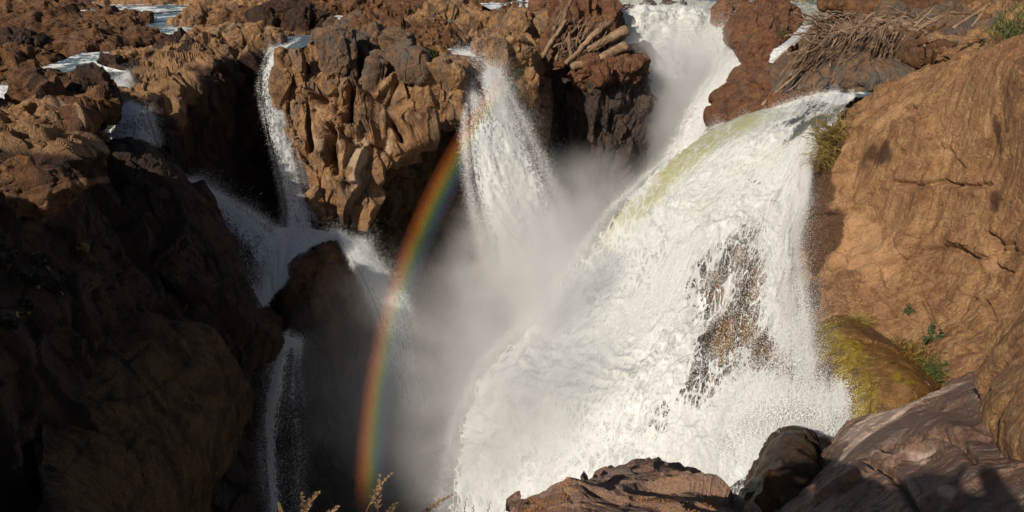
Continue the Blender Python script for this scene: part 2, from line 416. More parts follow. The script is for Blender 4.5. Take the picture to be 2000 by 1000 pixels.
# the sunlit pillar block, an undercut wedge
pil = empty('rock_pillar', tuple(P(720, 300, 29)))
tag(pil, 'sunlit tan wedge-shaped rock pillar with grey ribs between narrow fall and rainbow', 'rock pillar')
def child(o, root):
    o.parent = root; o.location = Vector(o.location)-root.location; return o
o = patch('face', [
    [(545,120,32.5),(590,118,32.5),(650,100,33),(710,110,33),(770,100,33.5),(840,125,33),(905,150,32)],
    [(540,150,30.5),(590,165,30.9),(650,160,30.7),(705,165,30.8),(760,160,30.7),(830,175,30.7),(915,180,30.4)],
    [(553,215,30),(600,230,30.2),(655,230,29.8),(710,235,29.8),(765,235,29.6),(820,225,29.8),(905,215,30.2)],
    [(568,290,29.3),(610,295,29.1),(660,300,28.9),(710,300,28.8),(760,290,28.9),(800,275,29.2),(860,250,30.2)],
    [(592,350,28.6),(625,355,28.5),(665,360,28.3),(705,360,28.2),(740,345,28.4),(775,320,28.8),(800,300,30.0)],
    [(618,405,28.0),(640,410,27.9),(670,415,27.8),(695,415,27.8),(710,400,28.2),(735,370,28.6),(752,350,29.6)],
    [(648,448,27.6),(655,450,27.6),(672,455,27.6),(690,452,27.8),(700,440,28.2),(712,415,28.8),(722,400,29.6)]],
    0.055, M['tan'], disp=dict(chip=1.35, flute=0.1, k=0.8, f=0.85, vs=1.4, seed=5), wrap=(0, 0, 0, 3),
    cracks=[[(598,110),(604,160),(640,200)], [(705,110),(700,150),(690,190),(688,240)], [(800,120),(812,170),(818,215)], [(770,240),(780,262),(784,275)], [(610,200),(606,260),(612,290)], [(655,250),(650,300),(660,340)]], crackw=5, crackd=0.9,
    paint={'pale': [(620,290,14,60,-15,.3), (700,330,16,60,10,.35), (760,290,12,40,20,.3), (660,250,12,40,0,.3)], 'dk': [(655,300,10,16,0,.9), (668,430,14,22,0,.9), (720,180,12,30,20,.5)]})
child(o, pil)
# rib-like columns standing proud on the upper face:  centre px, top, bottom, width px, depth Y
for i, (cx, top, bot, w, Y, m, kw) in enumerate([
    (562, 97, 250, 50, 30.2, 'tan', dict(seed=1)), (668, 62, 235, 56, 31.0, 'grey', dict(seed=2)),
    (612, 148, 300, 46, 30.0, 'grey', dict(seed=3)), (735, 112, 240, 60, 30.0, 'grey', dict(seed=4, roll=0.3)),
    (775, 78, 235, 56, 30.8, 'grey', dict(seed=5)), 
    (862, 130, 245, 84, 30.2, 'tan', dict(seed=7)), 
    ]):
    a = P(cx, top, Y); b = P(cx, bot, Y); c = (a+b)/2; c[1] += 0.75
    hw = w/2*(Y/ray(cx, bot)[1])/FOC
    o = boulder('rib', c, (hw, hw*1.5, (a[2]-b[2])/2), M[m], sub=6, pn=7, taper=-0.12, disp=dict(k=0.6, f=0.75, chip=1.2, flute=0.15, vs=1.3), **kw)
    child(o, pil)
# shaded undercut under the pillar and the misty wall running back to the right of it
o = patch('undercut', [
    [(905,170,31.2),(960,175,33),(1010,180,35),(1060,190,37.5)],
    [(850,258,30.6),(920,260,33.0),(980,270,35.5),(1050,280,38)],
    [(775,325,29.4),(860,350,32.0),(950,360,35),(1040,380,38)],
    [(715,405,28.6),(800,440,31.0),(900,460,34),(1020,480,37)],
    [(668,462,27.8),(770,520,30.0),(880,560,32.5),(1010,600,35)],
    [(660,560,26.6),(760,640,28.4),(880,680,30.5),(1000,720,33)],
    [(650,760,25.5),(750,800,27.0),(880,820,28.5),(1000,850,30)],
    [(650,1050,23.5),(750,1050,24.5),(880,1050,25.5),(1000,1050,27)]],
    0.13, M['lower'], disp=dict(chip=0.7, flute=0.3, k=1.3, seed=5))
child(o, pil)

# rock right of the second fall: pointed tan spur with a dark wall below
spur = patch('rock_spur', [
    [(935,70,40),(985,40,42),(1020,25,43),(1050,60,42),(1075,90,41)],
    [(930,105,35),(975,85,36),(1010,72,37),(1040,95,37),(1062,120,37)],
    [(945,135,33.6),(985,135,33.4),(1020,130,33.6),(1050,140,34.5),(1068,150,36)],
    [(985,175,33.4),(1010,190,33.0),(1030,185,33.5),(1055,185,35),(1068,190,37)],
    [(1000,260,33.8),(1020,270,34),(1040,265,35),(1058,260,36.5),(1070,255,38)],
    [(1005,360,34.5),(1025,370,34.8),(1045,370,36),(1060,370,37),(1075,370,38.5)]],
    0.07, M['tan'], disp=dict(chip=1.1, flute=0.4, k=0.75, seed=8), wrap=(3, 2, 0, 2))
tag(spur, 'tan pointed rock spur just right of the middle fall lip', 'rock')
o = patch('gorge_wall', [
    [(1050,95,41),(1110,80,41),(1170,85,40.5),(1225,95,40),(1252,108,40.5)],
    [(1055,140,38.5),(1110,130,37.8),(1170,125,37.2),(1225,120,37.5),(1258,135,38.5)],
    [(1050,200,38),(1110,195,37),(1170,190,36.5),(1225,185,36.8),(1262,165,38.2)],
    [(1040,280,38),(1110,280,37),(1165,280,36.6),(1215,270,36.6),(1250,250,38)],
    [(1020,400,38),(1100,400,37),(1150,400,37),(1190,390,37),(1228,330,38.4)],
    [(1000,640,36),(1080,640,36),(1130,640,36),(1180,600,37),(1215,500,38.5)]],
    0.09, M['wetwall'], disp=dict(chip=1.0, flute=0.8, k=1.2, seed=4), wrap=(3, 4, 0, 0))
tag(o, 'dark wet gorge wall below the driftwood pile', 'cliff')
for a in [(1222, 100, 165, 74, 37.0, 'a reddish lumpy boulder at the gorge edge below the log ends'),
          (1165, 108, 172, 90, 36.6, 'orange-brown rock directly under the two pale logs')]:
    cx, top, bot, w, Y, lab = a
    p0 = P(cx, top, Y); p1 = P(cx, bot, Y); hw = w/2*Y/FOC
    o = boulder('boulder', tuple((p0+p1)/2), (hw, hw*1.2, (p0[2]-p1[2])/2), M['red'], disp=dict(k=0.7, f=0.7, chip=1.2), seed=cx)
    tag(o, lab, 'rock')
o = patch('driftwood_knoll', [
    [(1050,10,48),(1080,-15,49),(1130,-25,50),(1180,-20,50),(1200,20,49)],
    [(1052,40,42),(1085,10,43),(1130,-2,44),(1175,2,44),(1198,50,43)],
    [(1055,80,39.5),(1090,60,39),(1130,50,39),(1170,60,39),(1195,90,40)],
    [(1055,140,39),(1090,140,38),(1130,130,38),(1170,130,38),(1200,140,39)]],
    0.08, M['red'], disp=dict(chip=1.2, k=1.1, seed=14), wrap=(3, 2, 0, 2))
tag(o, 'brown rock knoll carrying the driftwood, left of the far falls', 'rock')

# far falls back wall
o = patch('falls_wall', [
    [(1190,22,53),(1260,14,54),(1330,14,54),(1400,22,53),(1470,40,52),(1600,60,50)],
    [(1195,60,51),(1260,60,51),(1330,60,51),(1400,70,50),(1470,90,48),(1600,100,46)],
    [(1200,140,49),(1260,140,49),(1330,140,49),(1400,150,47),(1470,160,45),(1600,160,44)],
    [(1200,260,47),(1260,260,47),(1330,260,46),(1400,260,44),(1470,260,42),(1600,250,42)],
    [(1150,480,46),(1260,480,45),(1330,480,44),(1400,480,42),(1470,480,40),(1600,480,40)]],
    0.2, M['wetwall'], disp=dict(chip=1.0, k=1.5, seed=6), wrap=(0, 0, 0, 4))
tag(o, 'wet dark rock wall behind the far white falls', 'cliff')
# red rock between the far falls and the brush pile
o = patch('red_crag', [
    [(1440,40,42),(1462,12,43),(1500,2,44),(1545,12,43.5),(1568,50,43)],
    [(1432,75,39),(1460,35,39),(1505,22,39.3),(1548,30,39.5),(1566,72,40)],
    [(1440,100,38),(1470,80,37.3),(1505,75,37),(1535,75,37.6),(1556,98,39)],
    [(1462,150,37.2),(1480,140,36.3),(1505,130,36),(1525,125,36.5),(1540,122,38)],
    [(1440,215,36.2),(1470,210,35.2),(1495,195,35),(1520,170,35.6),(1545,160,37)],
    [(1400,330,35),(1450,300,34),(1490,280,34),(1520,260,35),(1550,250,37)]],
    0.07, M['red'], disp=dict(chip=0.8, flute=0.8, k=0.85, seed=9), wrap=(3, 2, 0, 2))
tag(o, 'tall reddish crag right of the far falls with white water on both sides', 'rock')
o = patch('hazy_crag', [
    [(1400,20,50),(1415,-5,51),(1440,-8,51),(1465,5,51),(1475,30,51)],
    [(1398,45,48.5),(1415,15,48.5),(1440,12,48.5),(1460,22,48.5),(1470,50,49)],
    [(1402,80,48),(1415,75,47.5),(1435,70,47.5),(1450,70,48),(1462,90,49)]],
    0.12, M['red'], disp=dict(chip=0.8, flute=0.6, k=0.8, seed=19), wrap=(3, 2, 0, 2))
tag(o, 'pale misty rock farthest back at the edge of the far falls', 'rock')
# brown lip rock under the brush sweep
o = patch('lip_rock', [
    [(1405,200,31),(1440,160,32),(1490,128,33),(1560,120,33),(1640,110,33)],
    [(1400,225,28.5),(1435,180,29),(1490,150,29.5),(1560,150,30),(1640,150,30)],
    [(1402,240,27.6),(1445,205,27.3),(1500,180,27.2),(1570,175,27.5),(1650,172,28)],
    [(1398,262,27.2),(1445,228,26.5),(1500,205,26),(1570,192,26),(1660,188,26)],
    [(1390,330,27.2),(1445,300,26.5),(1500,280,26),(1570,270,26),(1660,270,26)]],
    0.06, M['red'], disp=dict(chip=1.2, k=0.75, seed=10), wrap=(2, 0, 0, 3))
tag(o, 'rusty brown lip rock under the sweep of sticks beside the big fall', 'rock')
o = patch('big_boulder', [
    [(1500,150,31),(1560,95,32),(1640,66,33),(1720,62,33),(1790,80,32),(1815,115,31)],
    [(1500,172,28.5),(1555,120,28.6),(1640,90,28.8),(1720,85,28.8),(1790,105,28.8),(1818,140,28.6)],
    [(1510,188,27.2),(1560,155,26.8),(1640,128,26.6),(1720,125,26.6),(1785,135,26.8),(1812,158,27.2)],
    [(1530,196,27.0),(1570,180,26.4),(1640,165,26.0),(1715,165,26.0),(1770,165,26.4),(1800,172,27.2)],
    [(1545,205,28),(1585,200,27.6),(1640,198,27.2),(1700,192,27.2),(1745,190,27.6),(1790,190,28.4)]],
    0.055, M['grey'], disp=dict(chip=0.8, soft=0.4, k=0.8, seed=12), wrap=(2, 2, 0, 2))
tag(o, 'large grey and tan boulder under the brush pile behind the right cliff', 'boulder')

# the right cliff
def cliff_after(S, N):
    # broad vertical flutes where water has run
    p = S.reshape(-1, 3)
    px, py = proj(S); up = np.clip((560-py)/200, 0.15, 1)
    q = p + 0.12*np.stack([fbm(p*0.5, 3, 71), fbm(p*0.5, 3, 72), 0*p[:, 0]], 1)
    g = ridged(np.stack([q[:, 0]*2.2, q[:, 1]*2.2, q[:, 2]*0.06], 1), 5, 77).reshape(S.shape[:2])
    return S + N*(0.075*g*up)[..., None]
o = patch('right_cliff', [
    [(1655,218,23),(1700,195,22.5),(1752,168,21),(1830,130,19.5),(1910,105,17.5),(2010,84,15.6),(2120,70,14.5)],
    [(1628,250,21.0),(1690,225,20.4),(1752,195,19.4),(1830,160,18.0),(1910,135,16.2),(2010,115,14.2),(2120,100,13)],
    [(1588,310,20.2),(1650,290,19.3),(1740,265,18.0),(1830,240,16.8),(1920,220,15.3),(2010,205,13.4),(2120,190,12)],
    [(1570,380,19.6),(1640,370,18.5),(1740,355,17.2),(1830,345,16.0),(1920,340,14.6),(2010,330,13.0),(2120,320,11.5)],
    [(1562,440,18.9),(1640,445,17.7),(1740,450,16.6),(1830,450,15.4),(1920,450,14.0),(2010,450,12.6),(2120,450,11.2)],
    [(1575,520,17.6),(1640,530,16.5),(1740,540,15.6),(1830,545,14.6),(1920,545,13.4),(2010,545,12.2),(2120,545,11)],
    [(1590,590,16.4),(1650,610,15.2),(1740,630,14.4),(1830,640,13.4),(1920,640,12.5),(2010,640,11.6),(2120,640,10.5)],
    [(1600,650,15.6),(1665,680,14.2),(1750,710,13.2),(1840,740,12.2),(1920,745,11.6),(2010,745,11.0),(2120,745,10.2)],
    [(1610,760,15.2),(1680,790,13.8),(1760,820,12.8),(1850,850,11.8),(1930,860,11.2),(2010,860,10.6),(2120,860,10)]],
    0.038, M['cliff'], disp=dict(chip=0.8, flute=0.1, k=0.7, f=1.3, vs=1.3, seed=20), wrap=(4, 0, 0, 3), after=cliff_after, cap=330000, crackd=0.12,
    cracks=[[(1683,548),(1715,519),(1787,498),(1850,480),(1881,489),(1908,505),(1940,507),(1953,521)], [(1877,570),(1920,585),(1940,620),(1955,670)],
            [(1748,356),(1800,360),(1844,352),(1900,365),(1930,360)], [(1931,458),(1949,467),(1949,521),(1980,530)],
            [(1652,417),(1700,385),(1740,330),(1775,270),(1790,210)], [(1800,560),(1815,610),(1840,660)], [(1860,690),(1900,685),(1960,690)]],
    paint={'dk': [(1945,240,6,60,-10,.9), (1600,400,26,66,10,0.8), (1620,330,30,50,10,0.5), (1655,240,50,20,-30,0.45), (1590,560,14,80,0,0.8), (1625,470,14,60,20,0.5), (1950,330,14,110,5,0.5), (1730,300,40,22,-40,0.4)],
           'pale': [(1660,460,50,60,20,0.75), (1690,500,60,40,0,0.4), (1945,500,18,40,0,0.8), (1930,230,6,60,5,0.8), (1760,215,60,12,-35,0.3)]})
tag(o, 'huge tan cliff with vertical water streaks filling the right side', 'cliff')
# ledges and rocks right of the brush pile
for a in [(1860, 22, 78, 90, 'grey', 'grey rounded boulder beside the crossed branches at top right'),
          (1790, 18, 70, 90, 'grey', 'low brown rock between the brush pile and the crossed branches'),
          (1985, 5, 66, 110, 'tan', 'sandy rock behind the green tuft in the top right corner'),
          (1905, 85, 120, 130, 'tan', 'flat brown ledge rock above the right cliff crest'),
          (1830, 72, 112, 120, 'brown', 'brown rock just right of the large grey boulder top'),
          (1760, 0, 40, 100, 'brown', 'dark brown rock behind the brush pile'),
          (1930, 40, 92, 90, 'grey', 'grey rock left of the green tuft at top right'),
          (1720, -6, 22, 160, 'brown', 'far low rock bank behind the brush pile'),
          (1900, -8, 20, 160, 'brown', 'far low rock on the skyline side of the crossed branches'),
          (2000, 60, 110, 120, 'tan', 'sandy rock under the green tuft in the top right corner')]:
    cx, top, bot, w, m, lab = a
    bo(cx, top, bot, w, -4.0, M[m], depth=1.3, label=lab, seed=cx, disp=dict(k=0.75, f=0.8, chip=1.1), sub=6)

# ---------------------------------------- left side
# broad left buttress: dark base paints in its shade, pale patches its sunlit top
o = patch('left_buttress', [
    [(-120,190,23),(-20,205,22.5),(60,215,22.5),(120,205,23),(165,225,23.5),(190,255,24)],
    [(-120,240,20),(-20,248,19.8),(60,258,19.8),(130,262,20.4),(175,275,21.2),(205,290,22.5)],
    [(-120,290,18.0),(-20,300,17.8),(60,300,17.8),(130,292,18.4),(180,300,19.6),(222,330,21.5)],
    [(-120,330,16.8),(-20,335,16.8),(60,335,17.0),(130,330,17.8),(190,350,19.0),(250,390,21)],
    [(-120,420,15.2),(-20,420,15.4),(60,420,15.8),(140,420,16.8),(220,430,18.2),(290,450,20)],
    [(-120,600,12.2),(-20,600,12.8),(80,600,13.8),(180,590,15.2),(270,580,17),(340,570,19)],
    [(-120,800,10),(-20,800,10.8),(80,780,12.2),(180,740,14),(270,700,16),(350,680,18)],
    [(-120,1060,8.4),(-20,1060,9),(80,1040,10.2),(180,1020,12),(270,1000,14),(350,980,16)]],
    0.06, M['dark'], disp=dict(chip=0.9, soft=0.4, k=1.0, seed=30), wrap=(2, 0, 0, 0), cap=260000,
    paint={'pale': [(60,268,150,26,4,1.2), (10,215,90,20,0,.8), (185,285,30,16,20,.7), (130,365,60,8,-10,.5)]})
tag(o, 'brown buttress on the left with a sunlit flat top and dark shaded front put into its colour', 'cliff')
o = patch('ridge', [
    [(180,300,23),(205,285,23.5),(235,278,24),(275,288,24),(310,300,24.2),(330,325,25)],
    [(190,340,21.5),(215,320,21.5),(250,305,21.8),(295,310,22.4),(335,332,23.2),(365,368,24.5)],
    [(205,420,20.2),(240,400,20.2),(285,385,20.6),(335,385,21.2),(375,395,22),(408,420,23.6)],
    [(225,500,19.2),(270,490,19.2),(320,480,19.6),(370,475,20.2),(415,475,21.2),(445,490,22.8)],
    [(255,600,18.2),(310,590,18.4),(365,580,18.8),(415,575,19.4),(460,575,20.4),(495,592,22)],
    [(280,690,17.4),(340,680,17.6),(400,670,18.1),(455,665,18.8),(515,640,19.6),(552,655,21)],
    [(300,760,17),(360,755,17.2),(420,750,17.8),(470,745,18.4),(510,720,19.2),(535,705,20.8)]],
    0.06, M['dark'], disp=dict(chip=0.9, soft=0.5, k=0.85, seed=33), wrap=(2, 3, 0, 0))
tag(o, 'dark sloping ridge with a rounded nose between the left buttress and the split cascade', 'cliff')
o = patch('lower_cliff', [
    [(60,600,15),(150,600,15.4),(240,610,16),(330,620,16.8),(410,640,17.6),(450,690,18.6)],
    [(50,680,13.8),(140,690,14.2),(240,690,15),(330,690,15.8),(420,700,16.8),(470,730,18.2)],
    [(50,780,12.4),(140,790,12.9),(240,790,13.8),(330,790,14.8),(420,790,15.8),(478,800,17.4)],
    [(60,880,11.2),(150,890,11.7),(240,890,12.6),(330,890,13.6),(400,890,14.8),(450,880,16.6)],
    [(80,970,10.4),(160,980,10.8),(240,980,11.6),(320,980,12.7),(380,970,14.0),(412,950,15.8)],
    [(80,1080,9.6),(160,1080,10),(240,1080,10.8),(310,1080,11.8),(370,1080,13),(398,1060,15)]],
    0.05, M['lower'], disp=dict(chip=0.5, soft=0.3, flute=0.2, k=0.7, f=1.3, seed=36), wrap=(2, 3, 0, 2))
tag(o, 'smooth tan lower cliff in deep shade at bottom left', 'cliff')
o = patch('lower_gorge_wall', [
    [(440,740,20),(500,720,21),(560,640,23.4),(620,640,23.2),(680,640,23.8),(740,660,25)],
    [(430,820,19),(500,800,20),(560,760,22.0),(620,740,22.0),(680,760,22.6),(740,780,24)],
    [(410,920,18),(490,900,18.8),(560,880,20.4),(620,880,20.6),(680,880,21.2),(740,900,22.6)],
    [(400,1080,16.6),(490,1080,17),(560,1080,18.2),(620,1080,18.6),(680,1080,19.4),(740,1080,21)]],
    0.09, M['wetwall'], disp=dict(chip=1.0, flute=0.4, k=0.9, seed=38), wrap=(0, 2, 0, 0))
tag(o, 'dark wet wall behind the lowest narrow fall at bottom left', 'cliff')
o = patch('domed_rock', [
    [(560,520,26),(590,488,26.5),(625,490,26.5),(650,470,26.8),(672,488,26.8),(690,540,27)],
    [(548,525,24.8),(575,500,24.6),(615,496,24.4),(645,475,24.6),(672,500,25),(692,555,26)],
    [(540,570,24),(575,555,23.2),(620,545,22.9),(655,540,23.2),(682,565,24),(700,610,25.4)],
    [(548,640,23.6),(585,625,22.9),(630,610,22.6),(665,615,23),(695,645,23.8),(715,680,25.2)],
    [(565,720,23.6),(600,700,23),(640,690,22.8),(680,690,23.2),(715,700,24),(740,720,25.4)],
    [(570,860,23.6),(600,850,23),(640,840,22.6),(680,840,23),(720,850,24),(750,860,25.2)]],
    0.06, M['brown'], disp=dict(chip=0.8, soft=0.4, k=0.75, seed=40), wrap=(1.5, 2, 0, 2))
tag(o, 'dark rounded rock knob between the split cascade and the thin curved outlet', 'rock')

# boulders and ridges on the left shelf
for a in [(95, 25, 92, 300, 'brown', 'long brown ridge left of the upper rapids', 0.30), (150, 70, 104, 340, 'brown', 'long lit ridge crossing the left shelf to the rapids', 0.25),
          (10, 100, 150, 150, 'brown', 'dark brown hummock above the left white chute', 0.2), (55, 0, 34, 260, 'brown', 'top left corner rock outcrop', 0.0),
          (235, 60, 92, 110, 'brown', 'knobbly ridge directly left of the flat rapids', 0.1), (225, 26, 60, 120, 'brown', 'small lit rock between the two upper rapids', 0.1),
          (185, 84, 110, 90, 'red', 'orange-brown wet rock above the wide ripple', 0.2), (300, 90, 132, 200, 'tan', 'broad tan hump right of the wide ripple', 0.15),
          (100, 142, 205, 150, 'brown', 'mossy brown rock beside the white chute on the left edge', 0.1), (175, 138, 215, 90, 'dark', 'black rounded rock left of the small veil cascade', 0.0),
          (20, 62, 110, 120, 'dark', 'dark rock under the left edge ripple', 0.1), (400, 78, 125, 120, 'tan', 'sunlit tan rock at the head of the canyon wall', 0.2),
          (465, 52, 110, 200, 'tan', 'long sunlit shoulder above the dark canyon', 0.25), (420, 20, 62, 170, 'tan', 'sunny hump right of the flat rapids', 0.15),
          (500, 22, 70, 190, 'brown', 'rough dark outcrop above the canyon shoulder', 0.1), (560, 5, 72, 170, 'dark', 'dark jagged rock above the blue pool', 0.0),
          (605, 22, 66, 60, 'brown', 'small upright rock left of the little blue cascade', 0.0), (300, 0, 22, 260, 'tan', 'far flat rock above the upper rapids', 0.0),
          (470, -4, 30, 220, 'tan', 'far tan rock shelf at top', 0.0), (640, -5, 26, 200, 'brown', 'far brown rock row above the little blue cascade', 0.0),
          (130, 180, 232, 140, 'brown', 'low wet rock in front of the black rounded rock', 0.0), (50, 205, 262, 210, 'tan', 'lit rock slab on the buttress top', 0.1),
          (135, 225, 262, 70, 'red', 'small reddish wet rock under the black rounded rock', 0.0), (60, 320, 390, 170, 'brown', 'pitted lump on the front of the left buttress', 0.0)]:
    cx, top, bot, w, m, lab, rot = a
    g = ZP if bot < 200 else (-5.3 if bot < 300 else -5.6)
    bo(cx, top, bot, w, g, M[m], depth=(0.35 if w > 150 else 0.8), label=lab, seed=cx+top, disp=dict(k=0.6, f=0.6, chip=1.0, soft=0.6), rot=rot, sub=6)

# boulders on the middle shelf behind the pillar
for a in [(632, 57, 95, 44, 'grey', 'small grey knob at the left end of the pillar top'), (690, 28, 78, 110, 'grey', 'grey brown boulder right of the little blue cascade'),
          (745, 32, 92, 130, 'brown', 'brown boulder on the middle of the pillar top'), (790, 15, 60, 90, 'brown', 'dark brown boulder behind the pillar top'),
          (835, 28, 72, 80, 'tan', 'tan boulder left of the little middle pool'), (880, 5, 50, 120, 'tan', 'rounded sunlit boulder above the middle pool'),
          (720, -2, 24, 130, 'brown', 'far dark boulder row at top centre'), (820, 60, 112, 150, 'brown', 'wide lichen-speckled rock left of the middle stream'),
          (845, 98, 125, 60, 'mossy', 'green mossy rock at the lip of the middle fall'), (900, 62, 84, 60, 'brown', 'small rock in the middle stream above the lip'),
          (915, 74, 102, 76, 'tan', 'tan rock island just above the middle fall lip'), (955, 30, 78, 120, 'tan', 'tan boulder right of the middle pool'),
          (990, 20, 60, 90, 'brown', 'brown boulder left of the dead trunk'), (1035, 32, 80, 90, 'tan', 'reddish boulder at the foot of the dead trunk'),
          (985, 62, 125, 110, 'tan', 'lit block above the pointed spur'), (760, 62, 118, 80, 'grey', 'grey ribbed block on the pillar top'),
          (700, 60, 120, 70, 'grey', 'narrow block above the dark cleft of the pillar'), (805, 98, 150, 60, 'grey', 'block at the right cleft of the pillar'),
          (940, -8, 14, 130, 'brown', 'low far boulder at the top beside the far river'), (1060, 0, 40, 50, 'red', 'red brown boulder at the left foot of the driftwood')]:
    cx, top, bot, w, m, lab = a
    bo(cx, top, bot, w, ZP+0.1, M[m], depth=0.9, label=lab, seed=cx+top, disp=dict(k=0.6, f=0.65, chip=1.3), sub=6)

# red wet rock lip of the middle fall
o = patch('lip_ledge', [
    [(860,112,33),(900,104,34),(940,108,34),(975,112,34)],
    [(868,128,31.6),(905,120,32),(940,122,32),(972,130,32.4)],
    [(885,155,30.8),(915,150,30.9),(942,150,31.2),(965,160,31.8)],
    [(905,205,30.6),(925,205,30.6),(945,210,31),(962,220,31.8)],
    [(915,330,31),(930,330,31),(948,330,31.4),(965,330,32)]],
    0.06, M['red'], disp=dict(chip=0.8, k=0.5, seed=44), wrap=(0, 1, 0, 1))
tag(o, 'wet red brown ledge under the middle fall', 'rock')

# rock under the big right fall, and the mossy boulder beside it
o = patch('chute_rock', [
    [(1230,395,25.4),(1330,350,25.4),(1420,300,25.4),(1520,280,25),(1610,300,22.6)],
    [(1200,500,22.5),(1300,460,21.4),(1400,410,20.9),(1500,385,20.4),(1600,410,19.8)],
    [(1150,640,19.0),(1260,600,18.0),(1380,560,17.2),(1490,520,17.0),(1610,540,17.4)],
    [(1080,800,16.6),(1220,760,15.8),(1360,720,15.0),(1480,690,14.8),(1630,720,15.2)],
    [(1020,1000,13.8),(1200,960,13.2),(1350,920,12.8),(1480,880,12.6),(1660,880,13.0)],
    [(1000,1200,12),(1200,1150,11.2),(1350,1120,11),(1480,1080,10.8),(1660,1040,11.4)]],
    0.07, M['chute'], disp=dict(chip=1.0, k=0.8, seed=50))
tag(o, 'moss-stained brown rock showing through the big right fall', 'rock')
o = patch('mossy_boulder', [
    [(1598,640,14.8),(1640,622,14.6),(1690,640,14.2),(1750,675,13.6),(1800,705,13),(1850,745,12.4)],
    [(1590,700,13.6),(1640,680,13.0),(1700,690,12.4),(1755,710,12.0),(1805,735,11.7),(1838,762,11.6)],
    [(1585,770,12.9),(1640,755,12.2),(1700,755,11.6),(1755,760,11.3),(1795,768,11.2),(1822,782,11.4)],
    [(1590,840,12.4),(1640,830,11.7),(1700,825,11.2),(1750,815,11.1),(1780,805,11.2),(1800,805,11.6)],
    [(1590,930,12.2),(1640,920,11.6),(1700,910,11.2),(1750,900,11.2),(1780,880,11.4),(1800,860,11.8)]],
    0.035, M['mossy'], disp=dict(chip=0.25, soft=0.5, k=0.55, seed=52), wrap=(1, 1, 0, 1),
    paint={'mo': [(1640,680,45,35,20,1.0), (1690,780,40,40,0,1.0), (1700,815,35,20,0,0.8), (1790,740,60,30,30,0.35)], 'dk': [(1610,770,28,60,0,1.1), (1640,830,30,30,0,0.7), (1720,660,50,14,30,0.6), (1660,730,30,18,0,0.5)]})
tag(o, 'smooth wet boulder with yellow green moss at the foot of the right cliff', 'boulder')

# near right slab, dark at the bottom in the shadow of the added outcrop
o = patch('near_slab', [
    [(1600,870,10.2),(1650,812,10.2),(1720,790,10.0),(1800,768,9.8),(1870,738,9.6),(1950,725,9.3),(2080,720,9.0)],
    [(1590,900,9.2),(1650,845,9.1),(1730,815,8.8),(1810,790,8.4),(1880,770,8.0),(1960,755,7.6),(2080,750,7.2)],
    [(1560,950,8.2),(1640,900,7.8),(1730,865,7.4),(1810,835,7.1),(1890,815,6.7),(1970,800,6.3),(2080,800,5.8)],
    [(1500,1000,7.4),(1600,955,6.7),(1710,925,6.2),(1800,895,5.9),(1890,875,5.5),(1970,865,5.2),(2080,860,4.7)],
    [(1470,1060,6.6),(1580,1030,5.7),(1700,1000,5.3),(1800,965,5.0),(1890,945,4.7),(1970,935,4.4),(2080,930,4.0)],
    [(1450,1180,5.6),(1570,1160,4.9),(1700,1120,4.4),(1800,1080,4.2),(1890,1060,4.0),(1970,1050,3.8),(2080,1040,3.5)]],
    0.022, M['purple'], disp=dict(chip=0.32, soft=0.25, k=0.42, f=0.7, seed=60), wrap=(1.2, 0, 0, 1.0),
    cracks=[[(1830,850),(1880,870),(1905,905)], [(1730,880),(1790,860),(1850,850)], [(1700,905),(1760,950),(1790,1000)], [(1650,960),(1700,920),(1760,880)]], crackw=6, crackd=0.09,
    paint={'pale': [(1700,830,62,15,-35,1.1), (1800,778,70,8,-22,1.0), (1760,800,40,9,-30,0.8), (1735,885,40,20,-20,0.9), (1800,900,30,16,30,0.6), (1850,960,24,16,0,0.9), (1640,900,70,5,-52,0.7), (1840,880,35,8,-25,0.8), (1985,870,40,40,0,0.5)]})
tag(o, 'sloping purple slab with pale bands at bottom right, half in shadow', 'rock')
o = patch('near_tan_rock', [
    [(1955,710,8.2),(1965,660,8.2),(1990,615,8.1),(2035,580,8.0),(2120,560,7.9)],
    [(1925,765,7.0),(1948,710,6.7),(1985,665,6.5),(2035,640,6.3),(2120,630,6.1)],
    [(1905,810,6.4),(1935,768,6.0),(1985,735,5.7),(2035,720,5.4),(2120,710,5.2)],
    [(1925,860,6.0),(1950,850,5.4),(1990,830,5.0),(2050,820,4.7),(2120,800,4.4)],
    [(1980,960,5.4),(2000,940,4.9),(2025,920,4.5),(2060,900,4.3),(2120,880,4.1)]],
    0.02, M['cliff'], disp=dict(chip=0.6, k=0.35, f=0.6, seed=62), wrap=(1, 0, 0, 0.6))
tag(o, 'tan rock bulge on the right edge above the purple slab', 'rock')
o = patch('wet_rock', [
    [(1470,918,10.6),(1500,868,10.6),(1540,840,10.6),(1575,846,10.6),(1592,888,10.6)],
    [(1462,968,9.6),(1500,898,9.4),(1542,863,9.2),(1578,868,9.4),(1600,918,9.8)],
    [(1450,1018,8.8),(1495,948,8.4),(1545,908,8.2),(1585,913,8.4),(1612,968,8.8)],
    [(1430,1098,8.0),(1485,1028,7.4),(1545,978,7.1),(1600,978,7.2),(1640,1028,7.6)],
    [(1420,1198,7.2),(1480,1138,6.6),(1545,1098,6.2),(1610,1098,6.2),(1660,1128,6.6)]],
    0.028, M['kn'], disp=dict(chip=0.8, flute=0.5, k=0.42, f=0.7, seed=64), wrap=(1, 0.8, 0, 0.8))
tag(o, 'dark wet rock knob at the foot of the splash, bottom right', 'rock')
